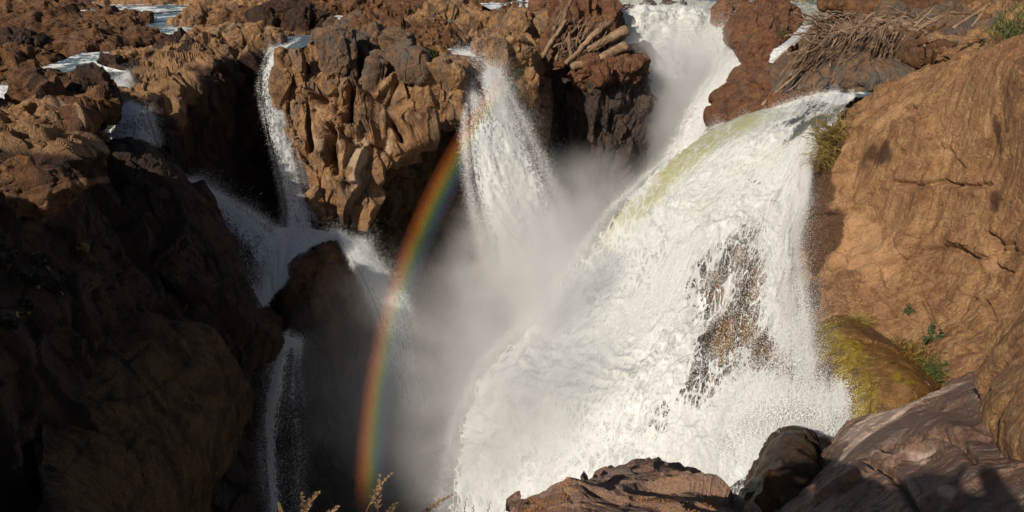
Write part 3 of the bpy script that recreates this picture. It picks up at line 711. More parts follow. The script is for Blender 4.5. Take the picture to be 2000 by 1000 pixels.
# foreground rock
o = patch('foreground_rock', [
    [(1000,985,2.838),(1060,965,2.924),(1110,945,2.967),(1200,940,3.010),(1300,935,3.010),(1370,945,2.967),(1420,965,2.881),(1475,1010,2.752)],
    [(1003,1002,2.623),(1055,975,2.666),(1108,940,2.752),(1180,952,2.709),(1290,950,2.709),(1365,958,2.666),(1420,980,2.580),(1480,1020,2.494)],
    [(1000,1030,2.408),(1060,1005,2.451),(1120,985,2.451),(1200,985,2.408),(1290,985,2.408),(1365,990,2.365),(1430,1010,2.322),(1500,1050,2.236)],
    [(990,1100,2.064),(1060,1080,2.064),(1130,1060,2.064),(1200,1060,2.021),(1290,1060,2.021),(1370,1060,1.978),(1440,1080,1.978),(1520,1120,1.892)],
    [(960,1300,1.462),(1060,1300,1.462),(1130,1300,1.419),(1200,1300,1.419),(1290,1300,1.376),(1370,1300,1.376),(1440,1300,1.376),(1540,1300,1.376)]],
    0.011, M['fg'], disp=dict(chip=0.7, k=0.13, f=0.25, seed=70), wrap=(0.5, 0.2, 0, 0.2))
tag(o, 'pinkish brown foreground rock dusted with orange soil, bottom centre', 'rock')
o = patch('foreground_ridge', [
    [(1140,940,3.526),(1180,925,3.612),(1240,908,3.612),(1290,905,3.612),(1340,912,3.612),(1362,930,3.526)],
    [(1135,945,3.268),(1175,930,3.268),(1240,914,3.268),(1290,910,3.268),(1342,918,3.268),(1372,940,3.182)],
    [(1150,965,3.139),(1200,950,3.096),(1250,940,3.053),(1300,938,3.053),(1350,940,3.053),(1385,965,3.010)],
    [(1150,1020,3.096),(1200,1010,3.010),(1250,1000,2.967),(1300,1000,2.967),(1350,1000,2.967),(1390,1020,3.010)]],
    0.012, M['purple'], disp=dict(chip=0.7, k=0.12, f=0.2, seed=72), wrap=(0.4, 0.2, 0, 0.2))
tag(o, 'dark purple raised edge behind the foreground rock', 'rock')
# unseen cliff and outcrop outside the frame, shaped to cast shade into it
o = patch('unseen_shade_cliff', [[('w',-40,24,0.2),('w',-26,17,-1.0),('w',-18,12.5,-1.25),('w',-16.2,9.5,-0.9),('w',-15.2,7,-0.5),('w',-14.2,4.6,-2.6),('w',-12.6,1.5,-6)],
                        [('w',-40,26,-8),('w',-26,18,-8),('w',-17.6,13.5,-8),('w',-15.4,10.0,-8),('w',-14.2,7,-9),('w',-13,4,-9),('w',-11.6,1,-9)],
                        [('w',-40,28,-22),('w',-26,19,-22),('w',-17,14.5,-22),('w',-15,11,-22),('w',-13.6,8.0,-22),('w',-12.6,5,-22),('w',-11,2,-22)]],
          0.3, M['brown'], disp=dict(k=0.6), wrap=(8, 0, 0, 0))
tag(o, 'unseen cliff added outside the left edge of the picture to shade the left side', kind='structure')

T_ = [(-5.4,-.5),(-4.7,.95),(-3.8,1.08),(-3.2,.75),(-2.5,.8),(-2.1,.92),(-1.7,1.2),(-1.15,1.05),(-0.75,.2)]  # crest of the added outcrop, set by where its shadow edge should fall
o = patch('unseen_shade_outcrop', [[('w', x, -3.4, -2) for x, z in T_], [('w', x, -2.9, z-.2) for x, z in T_], [('w', x, -2.2, z+.05) for x, z in T_], [('w', x, -1.6, z-.1) for x, z in T_], [('w', x, -1.2, z-1.2) for x, z in T_], [('w', x, -1.0, -3.0) for x, z in T_]],
          0.06, M['brown'], disp=dict(k=0.16, f=0.4))
tag(o, 'unseen outcrop added beside and behind the photographer to shade the near slab', 'rock')
# ============================================================ WATER
def foam_mat(name, tintc=(0.50, 0.49, 0.25), thr=0.0, blue=0.0, freq=1.0):
    t = NT(name)
    uv = t.node('ShaderNodeUVMap').outputs[0]
    cov = t.node('ShaderNodeAttribute', attribute_name='cov').outputs['Fac']
    tin = t.node('ShaderNodeAttribute', attribute_name='tint').outputs['Fac']
    s = t.scale(uv, (1.0*freq, 0.33*freq, 1))
    warp = t.node('ShaderNodeTexNoise', inp={'Vector': s, 'Scale': 1.1, 'Detail': 3.0}).outputs['Color']
    sw = t.node('ShaderNodeVectorMath', operation='ADD', inp={0: s, 1: t.scale(warp, (0.55, 0.55, 0.55))}).outputs[0]
    n1 = t.noise(sw, 2.2, 10, 0.68, 0.3)
    n2 = t.noise(sw, 9.0, 6, 0.7, 0.6)
    web = t.node('ShaderNodeTexVoronoi', feature='DISTANCE_TO_EDGE', inp={'Vector': sw, 'Scale': 7.0, 'Randomness': 1.0}).outputs[0]
    web2 = t.node('ShaderNodeTexVoronoi', feature='DISTANCE_TO_EDGE', inp={'Vector': sw, 'Scale': 19.0, 'Randomness': 1.0}).outputs[0]
    lace = t.math('ADD', t.mr(web, 0.0, 0.22, 0.5, -0.35), t.mr(web2, 0.0, 0.25, 0.35, -0.25))
    f = t.math('ADD', t.math('MULTIPLY', t.math('SUBTRACT', n1, 0.5), 2.6), t.math('MULTIPLY', t.math('SUBTRACT', n2, 0.5), 1.2))
    f = t.math('ADD', f, t.math('MULTIPLY', lace, 0.8))
    g = t.math('ADD', f, t.math('MULTIPLY', t.math('SUBTRACT', cov, 0.5), 3.4))
    alpha = t.mr(g, -0.18, 0.18)
    th = t.mr(g, 0.0, 1.1)
    col = t.mix(t.math('MULTIPLY', tin, t.mr(f, 0.9, -0.1)), (0.75, 0.77, 0.77), tintc)
    big = t.noise(s, 0.55, 3, 0.6, 0.8)
    col = t.mix(t.math('MULTIPLY', t.mr(f, 0.2, -0.5, 0, 0.9), t.mr(big, 0.42, 0.6)), col, (0.40, 0.42, 0.40))
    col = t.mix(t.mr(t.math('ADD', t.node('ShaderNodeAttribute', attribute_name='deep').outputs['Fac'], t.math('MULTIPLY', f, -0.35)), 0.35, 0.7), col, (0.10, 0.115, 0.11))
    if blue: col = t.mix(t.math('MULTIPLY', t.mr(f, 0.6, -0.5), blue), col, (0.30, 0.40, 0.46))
    b = t.node('ShaderNodeBsdfPrincipled'); t.put(b.inputs['Base Color'], col)
    b.inputs['Roughness'].default_value = 0.38; b.inputs['Specular IOR Level'].default_value = 0.4
    hgt = t.math('ADD', t.math('MULTIPLY', n1, 1.2), t.math('ADD', t.math('MULTIPLY', n2, 0.6), t.math('MULTIPLY', lace, 0.12)))
    bp = t.node('ShaderNodeBump', inp={'Strength': t.mr(big, 0.62, 0.4, 0.25, 0.75), 'Distance': 0.10, 'Height': hgt})
    t.l.new(bp.outputs[0], b.inputs['Normal'])
    tr = t.node('ShaderNodeBsdfTranslucent', inp={'Color': (0.8, 0.82, 0.82, 1)})
    m1 = t.node('ShaderNodeMixShader', inp={0: 0.2}); t.l.new(b.outputs[0], m1.inputs[1]); t.l.new(tr.outputs[0], m1.inputs[2])
    tp = t.node('ShaderNodeBsdfTransparent')
    m2 = t.node('ShaderNodeMixShader', inp={0: alpha}); t.l.new(tp.outputs[0], m2.inputs[1]); t.l.new(m1.outputs[0], m2.inputs[2])
    t.l.new(m2.outputs[0], t.out.inputs[0]); return t.m
M['foam'] = foam_mat('white_water')
M['foam_big'] = foam_mat('white_water_green_edge', freq=0.9)
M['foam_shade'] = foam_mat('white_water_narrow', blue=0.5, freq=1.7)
M['foam_far'] = foam_mat('white_water_far', freq=0.5)
def drop_mat():
    t = NT('spray_drops')
    b = t.node('ShaderNodeBsdfPrincipled'); b.inputs['Base Color'].default_value = (0.86, 0.87, 0.87, 1)
    b.inputs['Roughness'].default_value = 0.25; b.inputs['Specular IOR Level'].default_value = 0.5
    t.l.new(b.outputs[0], t.out.inputs[0]); return t.m
M['drop'] = drop_mat()
def drop_nodes():
    ng = bpy.data.node_groups.new('drops', 'GeometryNodeTree')
    ng.interface.new_socket('Geometry', in_out='INPUT', socket_type='NodeSocketGeometry')
    ng.interface.new_socket('Geometry', in_out='OUTPUT', socket_type='NodeSocketGeometry')
    a = ng.nodes.new('NodeGroupInput'); z = ng.nodes.new('NodeGroupOutput')
    mp = ng.nodes.new('GeometryNodeMeshToPoints'); at = ng.nodes.new('GeometryNodeInputNamedAttribute'); at.data_type = 'FLOAT'
    at.inputs['Name'].default_value = 'rad'; sm = ng.nodes.new('GeometryNodeSetMaterial'); sm.inputs['Material'].default_value = M['drop']
    ng.links.new(a.outputs[0], mp.inputs['Mesh']); ng.links.new(at.outputs[0], mp.inputs['Radius'])
    ng.links.new(mp.outputs[0], sm.inputs[0]); ng.links.new(sm.outputs[0], z.inputs[0])
    return ng
DROPS = drop_nodes()
def drops(name, pts, rad, parent=None):
    me = bpy.data.meshes.new(name); me.vertices.add(len(pts)); me.vertices.foreach_set('co', np.asarray(pts, np.float32).ravel())
    a = me.attributes.new('rad', 'FLOAT', 'POINT'); a.data.foreach_set('value', np.asarray(rad, np.float32))
    me.materials.append(M['drop'])
    o = bpy.data.objects.new(name, me); SC.collection.objects.link(o); o['kind'] = 'stuff'
    md = o.modifiers.new('drops', 'NODES'); md.node_group = DROPS
    if parent is not None: o.parent = parent
    return o

def fall(name, rows, res, label, mat='foam', amp=0.12, cov=None, tint=None, spray=0, rad=(0.006, 0.02), thick=0.35, edge=0.12, seed=0, cap=200000, cat='waterfall', clump=0.0, edge_spray=1.0, drift=(0, 0, 0), holes=None, deep=None, lump=0.35, stints=None, body=0.1):
    C = grid_points(rows, 0, 0); S0 = surface(C, 24, 24)
    lu = np.linalg.norm(np.diff(S0, axis=1), axis=-1).sum(1).mean(); lv = np.linalg.norm(np.diff(S0, axis=0), axis=-1).sum(0).mean()
    nu = max(8, int(lu/res)); nv = max(8, int(lv/res))
    if nu*nv > cap: k = math.sqrt(cap/(nu*nv)); nu = int(nu*k); nv = int(nv*k)
    S = surface(C, nu, nv); N = normals(S)
    uu, vv = np.meshgrid(np.linspace(0, 1, nu), np.linspace(0, 1, nv))
    W = np.linalg.norm(np.diff(S, axis=1), axis=-1).sum(1)[:, None]
    um = (uu-0.5)*W; vm = vv*lv
    q = np.stack([um.ravel()*1.0, vm.ravel()*0.4, np.full(nu*nv, seed*3.1)], 1)
    qw = q + 0.5*np.stack([vnoise(q*0.9, 3), vnoise(q*0.9, 4), 0*q[:, 0]], 1)
    d = 0.55*fbm(qw*0.8, 3, seed+1)+0.5*(1-np.abs(fbm(qw*2.0, 4, seed+3))*2.5)+0.28*(1-np.abs(fbm(qw*6.0, 3, seed+7))*2.5)
    msk = np.clip(0.6+1.6*fbm(qw*0.5, 2, seed+41), 0.15, 1.3); d = d*msk
    d = d + lump*2.2*fbm(qw*0.33, 2, seed+21) + lump*0.8*msk*(1-2.6*np.abs(fbm(qw*np.array([1.1, 1.3, 1]), 3, seed+23)))
    c_ = (cov(uu, vv) if cov else np.ones_like(uu))
    px, py = proj(S); wob = fbm(q*0.8, 4, seed+31).reshape(nv, nu)
    if holes: c_ = c_ - np.clip(sum(h[5]*blob(px+60*wob, py+60*wob, *h[:5]) for h in holes), 0, 1)*(1+0.6*wob)
    ed = np.minimum(sm(uu, 0, edge), sm(1-uu, 0, edge)) if edge else np.ones_like(uu)
    cv = c_*(0.15+0.85*ed) if edge else c_
    tn = tint(uu, vv) if tint else np.zeros_like(uu)
    if stints: tn = np.clip(tn + sum(h[5]*blob(px+30*wob, py+30*wob, *h[:5]) for h in stints)*(1+0.8*wob), 0, 1)
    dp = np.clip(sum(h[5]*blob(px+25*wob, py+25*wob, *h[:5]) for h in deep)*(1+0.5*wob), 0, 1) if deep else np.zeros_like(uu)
    S2 = S + N*(amp*d.reshape(nv, nu)*(1-0.85*tn))[..., None]
    o = mesh_obj(name, S2.reshape(-1, 3), quads(nv, nu), M[mat], uv=np.stack([um.ravel()+seed*7, vm.ravel()], 1), attrs={'cov': cv.ravel(), 'tint': tn.ravel(), 'deep': dp.ravel()})
    tag(o, label, cat)
    if spray:
        n = int(spray*2.2)
        a = RNG.random(n); b = RNG.random(n)
        ne = int(n*0.25*edge_spray)
        a[:ne] = np.where(RNG.random(ne) < .5, np.abs(RNG.normal(0, .12, ne)), 1-np.abs(RNG.normal(0, .12, ne)))
        a = np.clip(a, 0, 1); ia = (a*(nu-1)); ib = (b*(nv-1))
        i0 = ib.astype(int); j0 = ia.astype(int)
        fi = (ib-i0)[:, None]; fj = (ia-j0)[:, None]; i1 = np.minimum(i0+1, nv-1); j1 = np.minimum(j0+1, nu-1)
        p = (S2[i0, j0]*(1-fi)*(1-fj)+S2[i1, j0]*fi*(1-fj)+S2[i0, j1]*(1-fi)*fj+S2[i1, j1]*fi*fj)
        nn = N[i0, j0]
        T = np.gradient(S, axis=0); T /= np.linalg.norm(T, axis=-1, keepdims=True)+1e-9
        U = np.gradient(S, axis=1); U /= np.linalg.norm(U, axis=-1, keepdims=True)+1e-9
        qq = np.stack([um[i0, j0], vm[i0, j0]*0.35, np.full(n, seed*1.7)], 1)
        m = fbm(qq*2.6, 5, seed+11); m2 = 1-2.4*np.abs(fbm(qq*5.5, 3, seed+13))
        score = -0.30*(1-sm(b, .1, .4))-body*sm(c_[i0, j0], .6, .95)*np.minimum(sm(a, 0, .1), sm(1-a, 0, .1))+(c_[i0, j0]-0.45)*1.6 + 1.5*m + 0.35*m2 - (tn+2*dp)[i0, j0]*1.2
        keep = score > RNG.normal(0.0, 0.25+0.2*(1-clump)+0.5*np.clip(0.75-c_[i0, j0], 0, .6), n)
        off = np.abs(RNG.normal(0, 1, n))**1.9*thick*(0.35+0.65*b)*(0.5+np.clip(m+0.5, 0, 1))
        e = np.where(a < .12, -1.0, np.where(a > .88, 1.0, 0.0))*np.abs(RNG.normal(0, thick*0.6, n))*(0.2+b)
        p = p + nn*off[:, None] + U[i0, j0]*(e+RNG.normal(0, 0.02, n))[:, None] + T[i0, j0]*RNG.normal(0, .15, n)[:, None] + np.array(drift)*(off*b)[:, None]
        p = p[keep][:spray]
        r = rad[0]*(rad[1]/rad[0])**(RNG.random(len(p))**2.2)/(1+2.2*((off+np.abs(e))[keep][:spray]/thick))**0.4*1.1
        drops('spray', p, r, o)
    return o

ones = lambda u, v: np.ones_like(u)
# the big right fall
fall('big_waterfall', [
    [(1480,214,26.8),(1540,198,26.4),(1590,191,26),(1630,188,25.6),(1650,187,25.2),(1668,189,24.8)],
    [(1395,248,25.4),(1460,228,24.6),(1530,222,23.8),(1580,224,23.2),(1615,228,22.8),(1640,236,22)],
    [(1310,302,24.0),(1390,290,22.8),(1470,280,22.0),(1530,282,21.4),(1570,290,21.0),(1592,300,20.6)],
    [(1235,365,22.9),(1320,365,21.6),(1410,352,20.8),(1485,348,20.2),(1540,355,19.8),(1572,372,19.5)],
    [(1180,420,21.8),(1275,445,20.1),(1370,440,19.0),(1460,430,18.6),(1525,430,18.4),(1558,448,18.4)],
    [(1110,520,20.4),(1220,545,18.5),(1330,545,17.2),(1430,535,16.7),(1520,530,16.4),(1564,545,16.6)],
    [(1020,635,18.8),(1140,650,17.0),(1275,650,15.7),(1400,640,15.0),(1510,635,14.6),(1572,640,14.8)],
    [(945,720,17.6),(1070,750,15.6),(1220,755,14.3),(1370,740,13.6),(1500,730,13.2),(1576,725,13.4)],
    [(900,830,16.4),(1030,860,14.4),(1180,865,13.2),(1340,850,12.6),(1480,825,12.2),(1580,800,12.4)],
    [(878,940,15.4),(1000,970,13.4),(1150,975,12.2),(1320,960,11.6),(1450,935,11.4),(1560,880,11.6)],
    [(860,1120,14.4),(980,1130,12.4),(1130,1120,11.2),(1300,1100,10.6),(1430,1070,10.4),(1540,1010,10.8)]],
    0.042, 'wide white waterfall pouring over the rock in the right half of the picture', mat='foam_big', amp=0.2, cov=lambda u, v: 1.0+0*u,
    holes=[(1488,435,45,50,10,0.34), (1462,520,55,70,10,0.50), (1445,610,75,75,12,0.56), (1415,700,80,60,20,0.50), (1505,705,24,46,0,0.75), (1320,780,70,50,-40,0.30), (1272,850,50,50,0,0.34), (1370,770,50,50,30,0.36), (1485,362,26,8,0,0.5), (1250,640,90,100,0,0.17), (1565,610,16,80,0,0.25), (1340,580,60,60,0,0.22)],
    stints=[(1340,305,110,30,-42,1.3), (1250,385,70,28,-45,1.0), (1430,245,90,20,-22,1.2), (1180,470,50,24,-60,0.45), (1500,300,120,30,-30,0.3), (1400,420,60,40,0,0.2)],
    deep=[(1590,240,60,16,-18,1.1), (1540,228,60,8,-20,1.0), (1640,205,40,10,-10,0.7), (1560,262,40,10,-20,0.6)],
    spray=600000, rad=(0.003, 0.009), thick=0.26, edge=0.09, seed=1, cap=300000, clump=0.6, edge_spray=1.1, lump=0.6, body=0.85)
# splash where it lands against the mossy rocks
fall('splash', [
    [(1440,770,12.6),(1500,745,12.6),(1560,755,12.6),(1610,775,12.4),(1650,762,12.2)],
    [(1400,860,12.0),(1470,810,11.9),(1540,795,11.9),(1600,800,11.9),(1650,790,11.9)],
    [(1400,930,11.2),(1460,870,11.0),(1530,840,11.0),(1590,835,11.2),(1625,820,11.6)],
    [(1400,1000,10.8),(1450,950,10.4),(1500,900,10.4),(1545,865,10.7),(1590,850,11.2)]],
    0.04, 'churning white splash at the foot of the big fall beside the mossy boulder', amp=0.25, spray=90000, rad=(0.003, 0.010), thick=0.3, edge=0.2, seed=2, cat='splash', clump=0.5)
# middle fall beside the rainbow
fall('middle_waterfall', [
    [(885,112,32.6),(910,104,33),(935,106,33.2),(955,116,33.2)],
    [(905,135,31.6),(930,128,31.8),(950,132,32),(970,145,32)],
    [(908,190,30.2),(940,178,30.4),(970,180,30.8),(1000,190,31.2)],
    [(905,270,29.2),(945,265,29.4),(990,262,29.8),(1035,262,30.4)],
    [(915,370,28.4),(965,370,28.4),(1020,365,28.8),(1082,362,29.4)],
    [(940,480,27.8),(995,485,27.6),(1060,485,28),(1128,480,28.6)],
    [(955,600,27.2),(1010,620,27),(1080,630,27.4),(1150,630,28)],
    [(960,760,26.4),(1020,780,26.2),(1100,790,26.6),(1160,790,27.2)]],
    0.06, 'feathery white waterfall in the centre falling to the right of the rainbow', amp=0.2, spray=240000, rad=(0.004, 0.014), thick=0.4, edge=0.35, seed=3, edge_spray=0.3,
    cov=lambda u, v: 0.70+0.12*sm(v, .25, .6)-0.35*sm(v, .7, 1), holes=[(938,205,14,60,-10,0.5), (925,150,20,24,0,0.5), (960,500,20,90,0,0.2)])
# far falls
fall('far_waterfall', [
    [(1185,4,58),(1260,0,60),(1330,0,60),(1400,6,58),(1440,10,56)],
    [(1195,34,50),(1265,28,50.5),(1330,28,50.5),(1395,36,50),(1432,46,49)],
    [(1202,75,47.5),(1265,70,47.5),(1330,70,47.5),(1385,78,47),(1425,92,46)],
    [(1215,150,45.5),(1270,150,45),(1330,150,45),(1380,150,44.5),(1410,160,44)],
    [(1240,240,44.5),(1280,240,44),(1330,240,43.5),(1375,240,43),(1400,240,42.5)],
    [(1200,380,43.5),(1260,380,43),(1320,380,42.4),(1370,370,41.6),(1400,360,41)]],
    0.13, 'broad misty white waterfall at the top, farthest back', mat='foam_far', amp=0.6, spray=40000, rad=(0.008, 0.022), thick=0.8, edge=0.08, seed=4,
    tint=lambda u, v: np.clip(0.8*sm(0.22-v, 0, .12)+0.3*np.exp(-((v-.35)/.1)**2), 0, 1), cov=lambda u, v: np.clip(1.0-0.5*sm(0.1-v, 0, .1), 0, 1))
fall('far_side_waterfall', [
    [(1440,75,42),(1456,68,42),(1470,63,42)],
    [(1405,118,39.5),(1435,118,39),(1468,112,38.6)],
    [(1378,170,38),(1410,170,37.4),(1442,168,37)],
    [(1345,235,36.6),(1375,230,36),(1408,215,35.6)],
    [(1310,300,35.4),(1335,300,34.8),(1362,295,34.4)],
    [(1285,380,34.6),(1310,380,34),(1335,380,33.6)]],
    0.08, 'steep white side fall against the red crag', mat='foam', amp=0.3, spray=60000, rad=(0.007, 0.02), thick=0.35, edge=0.18, seed=5, cov=lambda u, v: 0.95+0*u)
fall('rapid', [
    [(1535,12,50),(1580,10,52),(1650,12,54)],
    [(1562,38,42),(1592,40,42),(1625,42,42)],
    [(1545,68,37),(1570,66,37),(1598,64,37)],
    [(1510,96,33.5),(1535,90,33.5),(1558,84,33.5)],
    [(1498,122,31.4),(1515,122,31.2),(1532,114,31.2)]],
    0.06, 'small white rapid between the red crag and the brush pile', amp=0.14, edge=0.2, seed=6, cat='rapids', cov=lambda u, v: 0.55+0.35*sm(v, .35, .6), tint=lambda u, v: 0.8*sm(.5-v, 0, .4))
# long narrow fall in the slot
fall('narrow_waterfall', [
    [(532,92,37),(555,86,37.5),(590,78,38)],
    [(520,118,32.6),(535,112,32.6),(552,108,32.4)],
    [(505,175,30.6),(530,170,30.8),(556,165,31.2)],
    [(515,240,29.6),(540,240,29.8),(568,240,30.2)],
    [(532,320,28.6),(555,320,28.8),(582,318,29.2)],
    [(550,395,27.6),(575,395,27.8),(602,395,28.2)],
    [(552,452,26.6),(585,455,26.8),(618,450,27.2)]],
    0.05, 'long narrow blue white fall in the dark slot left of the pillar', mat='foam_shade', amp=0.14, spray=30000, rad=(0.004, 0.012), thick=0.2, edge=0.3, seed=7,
    cov=lambda u, v: 0.5+0.2*u)
fall('left_cascade', [
    [(358,360,24.8),(366,362,25.2),(376,364,25.6)],
    [(380,425,24.2),(415,402,24.9),(450,400,25.6)],
    [(400,480,23.6),(450,450,24.4),(505,432,25.2)],
    [(432,530,23.0),(480,500,23.8),(545,462,24.8)],
    [(468,575,22.4),(505,545,23.2),(548,500,24.3)],
    [(500,612,21.8),(520,595,22.4),(545,560,23.2)]],
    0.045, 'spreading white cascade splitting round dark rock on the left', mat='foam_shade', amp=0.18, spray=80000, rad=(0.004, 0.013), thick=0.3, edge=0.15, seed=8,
    cov=lambda u, v: np.clip(0.74-0.62*np.exp(-(((u-.38)/.22)**2+((v-.62)/.24)**2))-.15*np.exp(-((u-.5)/.3)**2)*sm(v, .1, .3), 0, 1))
fall('pool', [
    [(540,446,26.8),(590,446,27),(640,458,26.6),(672,462,26.4)],
    [(530,468,25.6),(580,462,25.8),(625,466,25.8),(660,468,25.8)],
    [(530,492,24.6),(570,486,24.8),(605,482,25.0),(640,476,25.2)],
    [(515,540,23.8),(540,520,24),(565,500,24.3),(600,492,24.6)],
    [(508,600,22.8),(525,590,23),(540,570,23.2),(552,560,23.4)]],
    0.05, 'small churning blue white pool where the narrow fall lands', mat='foam', amp=0.1, spray=14000, rad=(0.006, 0.018), thick=0.2, edge=0.08, seed=9, cat='pool', cov=lambda u, v: 0.95+0*u)
fall('lowest_waterfall', [
    [(556,655,21.6),(570,660,21.6),(584,668,21.8)],
    [(530,700,21.0),(555,700,21.0),(582,705,21.3)],
    [(512,780,20.2),(548,780,20.2),(590,790,20.6)],
    [(512,870,19.4),(550,870,19.4),(596,880,19.8)],
    [(520,960,18.8),(552,960,18.8),(590,960,19.2)],
    [(510,1060,18.2),(550,1060,18.2),(595,1060,18.6)]],
    0.05, 'thin broken white fall over dark rock at bottom left', mat='foam_shade', amp=0.14, spray=26000, rad=(0.004, 0.012), thick=0.25, edge=0.25, seed=10,
    cov=lambda u, v: np.clip(0.12+0.62*np.exp(-((u-.28-.1*np.sin(v*7))/.2)**2)+.3*np.exp(-((u-.8)/.1)**2)*sm(.7-v, 0, .3)+.5*sm(.18-v, 0, .15)-.1*sm(v, .6, 1), 0, 1))
fall('outlet_waterfall', [
    [(655,460,25.6),(675,462,25.6),(698,474,25.8)],
    [(678,498,24.2),(702,492,24.4),(726,498,24.8)],
    [(704,545,23.4),(732,538,23.6),(760,542,24.0)],
    [(732,610,22.8),(762,605,23),(796,600,23.4)],
    [(755,690,22.6),(785,690,22.8),(822,685,23.2)],
    [(770,800,21.8),(810,800,22),(860,800,22.6)]],
    0.055, 'curved veil of water leaping from the pool behind the rainbow', amp=0.12, spray=60000, rad=(0.004, 0.013), thick=0.3, edge=0.35, seed=11, cov=lambda u, v: np.clip(0.9-0.4*v, 0, 1))
# little cascades on the left shelf
fall('veil_cascade', [
    [(180,142,28.6),(205,140,28.8),(240,140,29),(250,142,29)],
    [(196,152,28.0),(215,152,28.0),(240,152,28.2),(254,154,28.4)],
    [(215,170,27.4),(228,172,27.4),(246,172,27.4),(262,180,27.6)],
    [(212,205,26.6),(235,208,26.4),(262,208,26.4),(292,215,26.6)],
    [(208,240,25.8),(240,245,25.4),(272,245,25.4),(300,245,25.8)],
    [(200,275,25.2),(240,280,24.8),(285,285,24.8),(312,285,25.2)]],
    0.035, 'small lacy cascade tumbling between dark rocks at upper left', mat='foam', amp=0.1, spray=40000, rad=(0.004, 0.011), thick=0.16, edge=0.15, seed=12,
    cov=lambda u, v: np.clip(0.40+0.55*np.exp(-(((v-.5)/.2)**2+((u-.6)/.3)**2)) + 0.2*np.exp(-((v-.95)/.1)**2)-.05, 0, 1))
fall('edge_cascade', [
    [(-60,170,27),(-10,168,27),(20,166,27),(34,168,27)],
    [(-60,190,26.2),(-10,188,26.1),(15,188,26),(30,190,26)],
    [(-60,230,25),(-20,225,24.8),(5,215,24.8),(25,205,25)],
    [(-60,262,24.2),(-30,250,24),(-8,240,24),(10,225,24.4)]],
    0.04, 'white chute of water at the left edge', amp=0.12, spray=14000, rad=(0.005, 0.016), thick=0.15, edge=0.1, seed=13, cov=lambda u, v: 0.9+0*u)

# still and rippled river water
def water_mat():
    t = NT('river_water'); p = t.pos(); cov = t.node('ShaderNodeAttribute', attribute_name='cov').outputs['Fac']
    f = t.noise(t.scale(p, (1.0, 0.9, 1)), 1.8, 9, 0.7, 1.2)
    fo = t.mr(t.math('ADD', f, t.math('MULTIPLY', cov, 0.5)), 0.66, 0.82)
    col = t.mix(fo, (0.10, 0.15, 0.18), (0.78, 0.8, 0.8))
    b = t.node('ShaderNodeBsdfPrincipled'); t.put(b.inputs['Base Color'], col)
    t.put(b.inputs['Roughness'], t.math('ADD', t.math('MULTIPLY', fo, 0.4), 0.25)); b.inputs['Specular IOR Level'].default_value = 0.6
    h = t.math('ADD', t.noise(p, 3.2, 5, 0.6, 0.8), t.math('MULTIPLY', f, 0.8))
    bp = t.node('ShaderNodeBump', inp={'Strength': 0.6, 'Distance': 0.08, 'Height': h}); t.l.new(bp.outputs[0], b.inputs['Normal'])
    t.l.new(b.outputs[0], t.out.inputs[0]); return t.m
M['water'] = water_mat()
def river(rows, label, foam=0.2, amp=0.06, name='river', res=0.08):
    C = np.array([[PZ(px, py, z) for (px, py, z) in r] for r in rows])
    S0 = surface(C, 16, 16)
    nu = int(np.linalg.norm(np.diff(S0, axis=1), axis=-1).sum(1).max()/res); nv = int(np.linalg.norm(np.diff(S0, axis=0), axis=-1).sum(0).max()/res)
    k = min(1, math.sqrt(60000/(nu*nv))); nu = max(10, int(nu*k)); nv = max(10, int(nv*k))
    S = surface(C, nu, nv); p = S.reshape(-1, 3)
    n = ridged(p*0.9, 4, 31); p[:, 2] += amp*n
    cv = np.clip(foam+0.5*fbm(p*0.7, 4, 61)+0.25*n, 0, 1)
    o = mesh_obj(name, p, quads(nv, nu)[:, ::-1], M['water'], attrs={'cov': cv})
    return tag(o, label, kind='structure')
z = ZP+0.5
river([[(150,5,z),(250,4,z),(370,5,z)], [(148,14,z),(255,12,z),(372,12,z)], [(160,26,z),(270,26,z),(360,22,z)]], 'upper rapids on the left shelf', 0.35)
river([[(282,14,z),(330,12,z),(372,12,z)], [(285,32,z-.1),(330,32,z-.1),(365,32,z-.1)], [(285,52,z-.15),(340,52,z-.15),(392,46,z-.15)], [(300,68,z-.15),(350,66,z-.15),(388,60,z-.15)], [(310,82,z-.2),(350,80,z-.2),(395,68,z-.2)]], 'flat blue rapids on the left shelf', 0.25)
river([[(160,105,z),(190,102,z),(215,102,z)], [(90,128,z),(140,115,z),(190,118,z)], [(70,140,z),(130,128,z),(200,130,z)], [(62,150,z-.1),(130,140,z-.1),(250,142,z-.1)]], 'wide white ripple feeding the small lacy cascade', 0.42)
river([[(-40,40,z),(0,38,z),(20,38,z)], [(-40,58,z),(10,52,z),(40,60,z)], [(-40,72,z),(0,68,z),(46,62,z)]], 'ripple at the left edge', 0.4)
river([[(548,72,z),(590,70,z),(628,68,z)], [(546,84,z),(580,82,z),(610,82,z)], [(542,96,z),(560,95,z),(590,94,z)]], 'blue pool above the long narrow fall', 0.02, 0.02)
river([[(650,32,z),(665,31,z),(680,31,z)], [(648,44,z),(662,44,z),(678,44,z)], [(645,56,z),(660,56,z),(676,56,z)]], 'little blue cascade between boulders', 0.3)
river([[(865,35,z),(890,34,z),(918,35,z)], [(862,48,z),(885,48,z),(905,50,z)], [(866,62,z),(885,62,z),(905,62,z)]], 'little middle pool', 0.25)
river([[(838,72,z),(862,74,z),(880,76,z)], [(860,98,z),(890,96,z),(930,100,z)], [(856,122,z),(890,112,z),(955,112,z)]], 'stream feeding the middle fall', 0.25)
river([[(930,0,z),(990,-4,z),(1060,-4,z)], [(945,12,z),(1000,12,z),(1055,12,z)], [(975,26,z),(1020,28,z),(1055,30,z)], [(1020,32,z),(1035,40,z),(1052,44,z)]], 'pale river channel behind the dead trunk', 0.4)
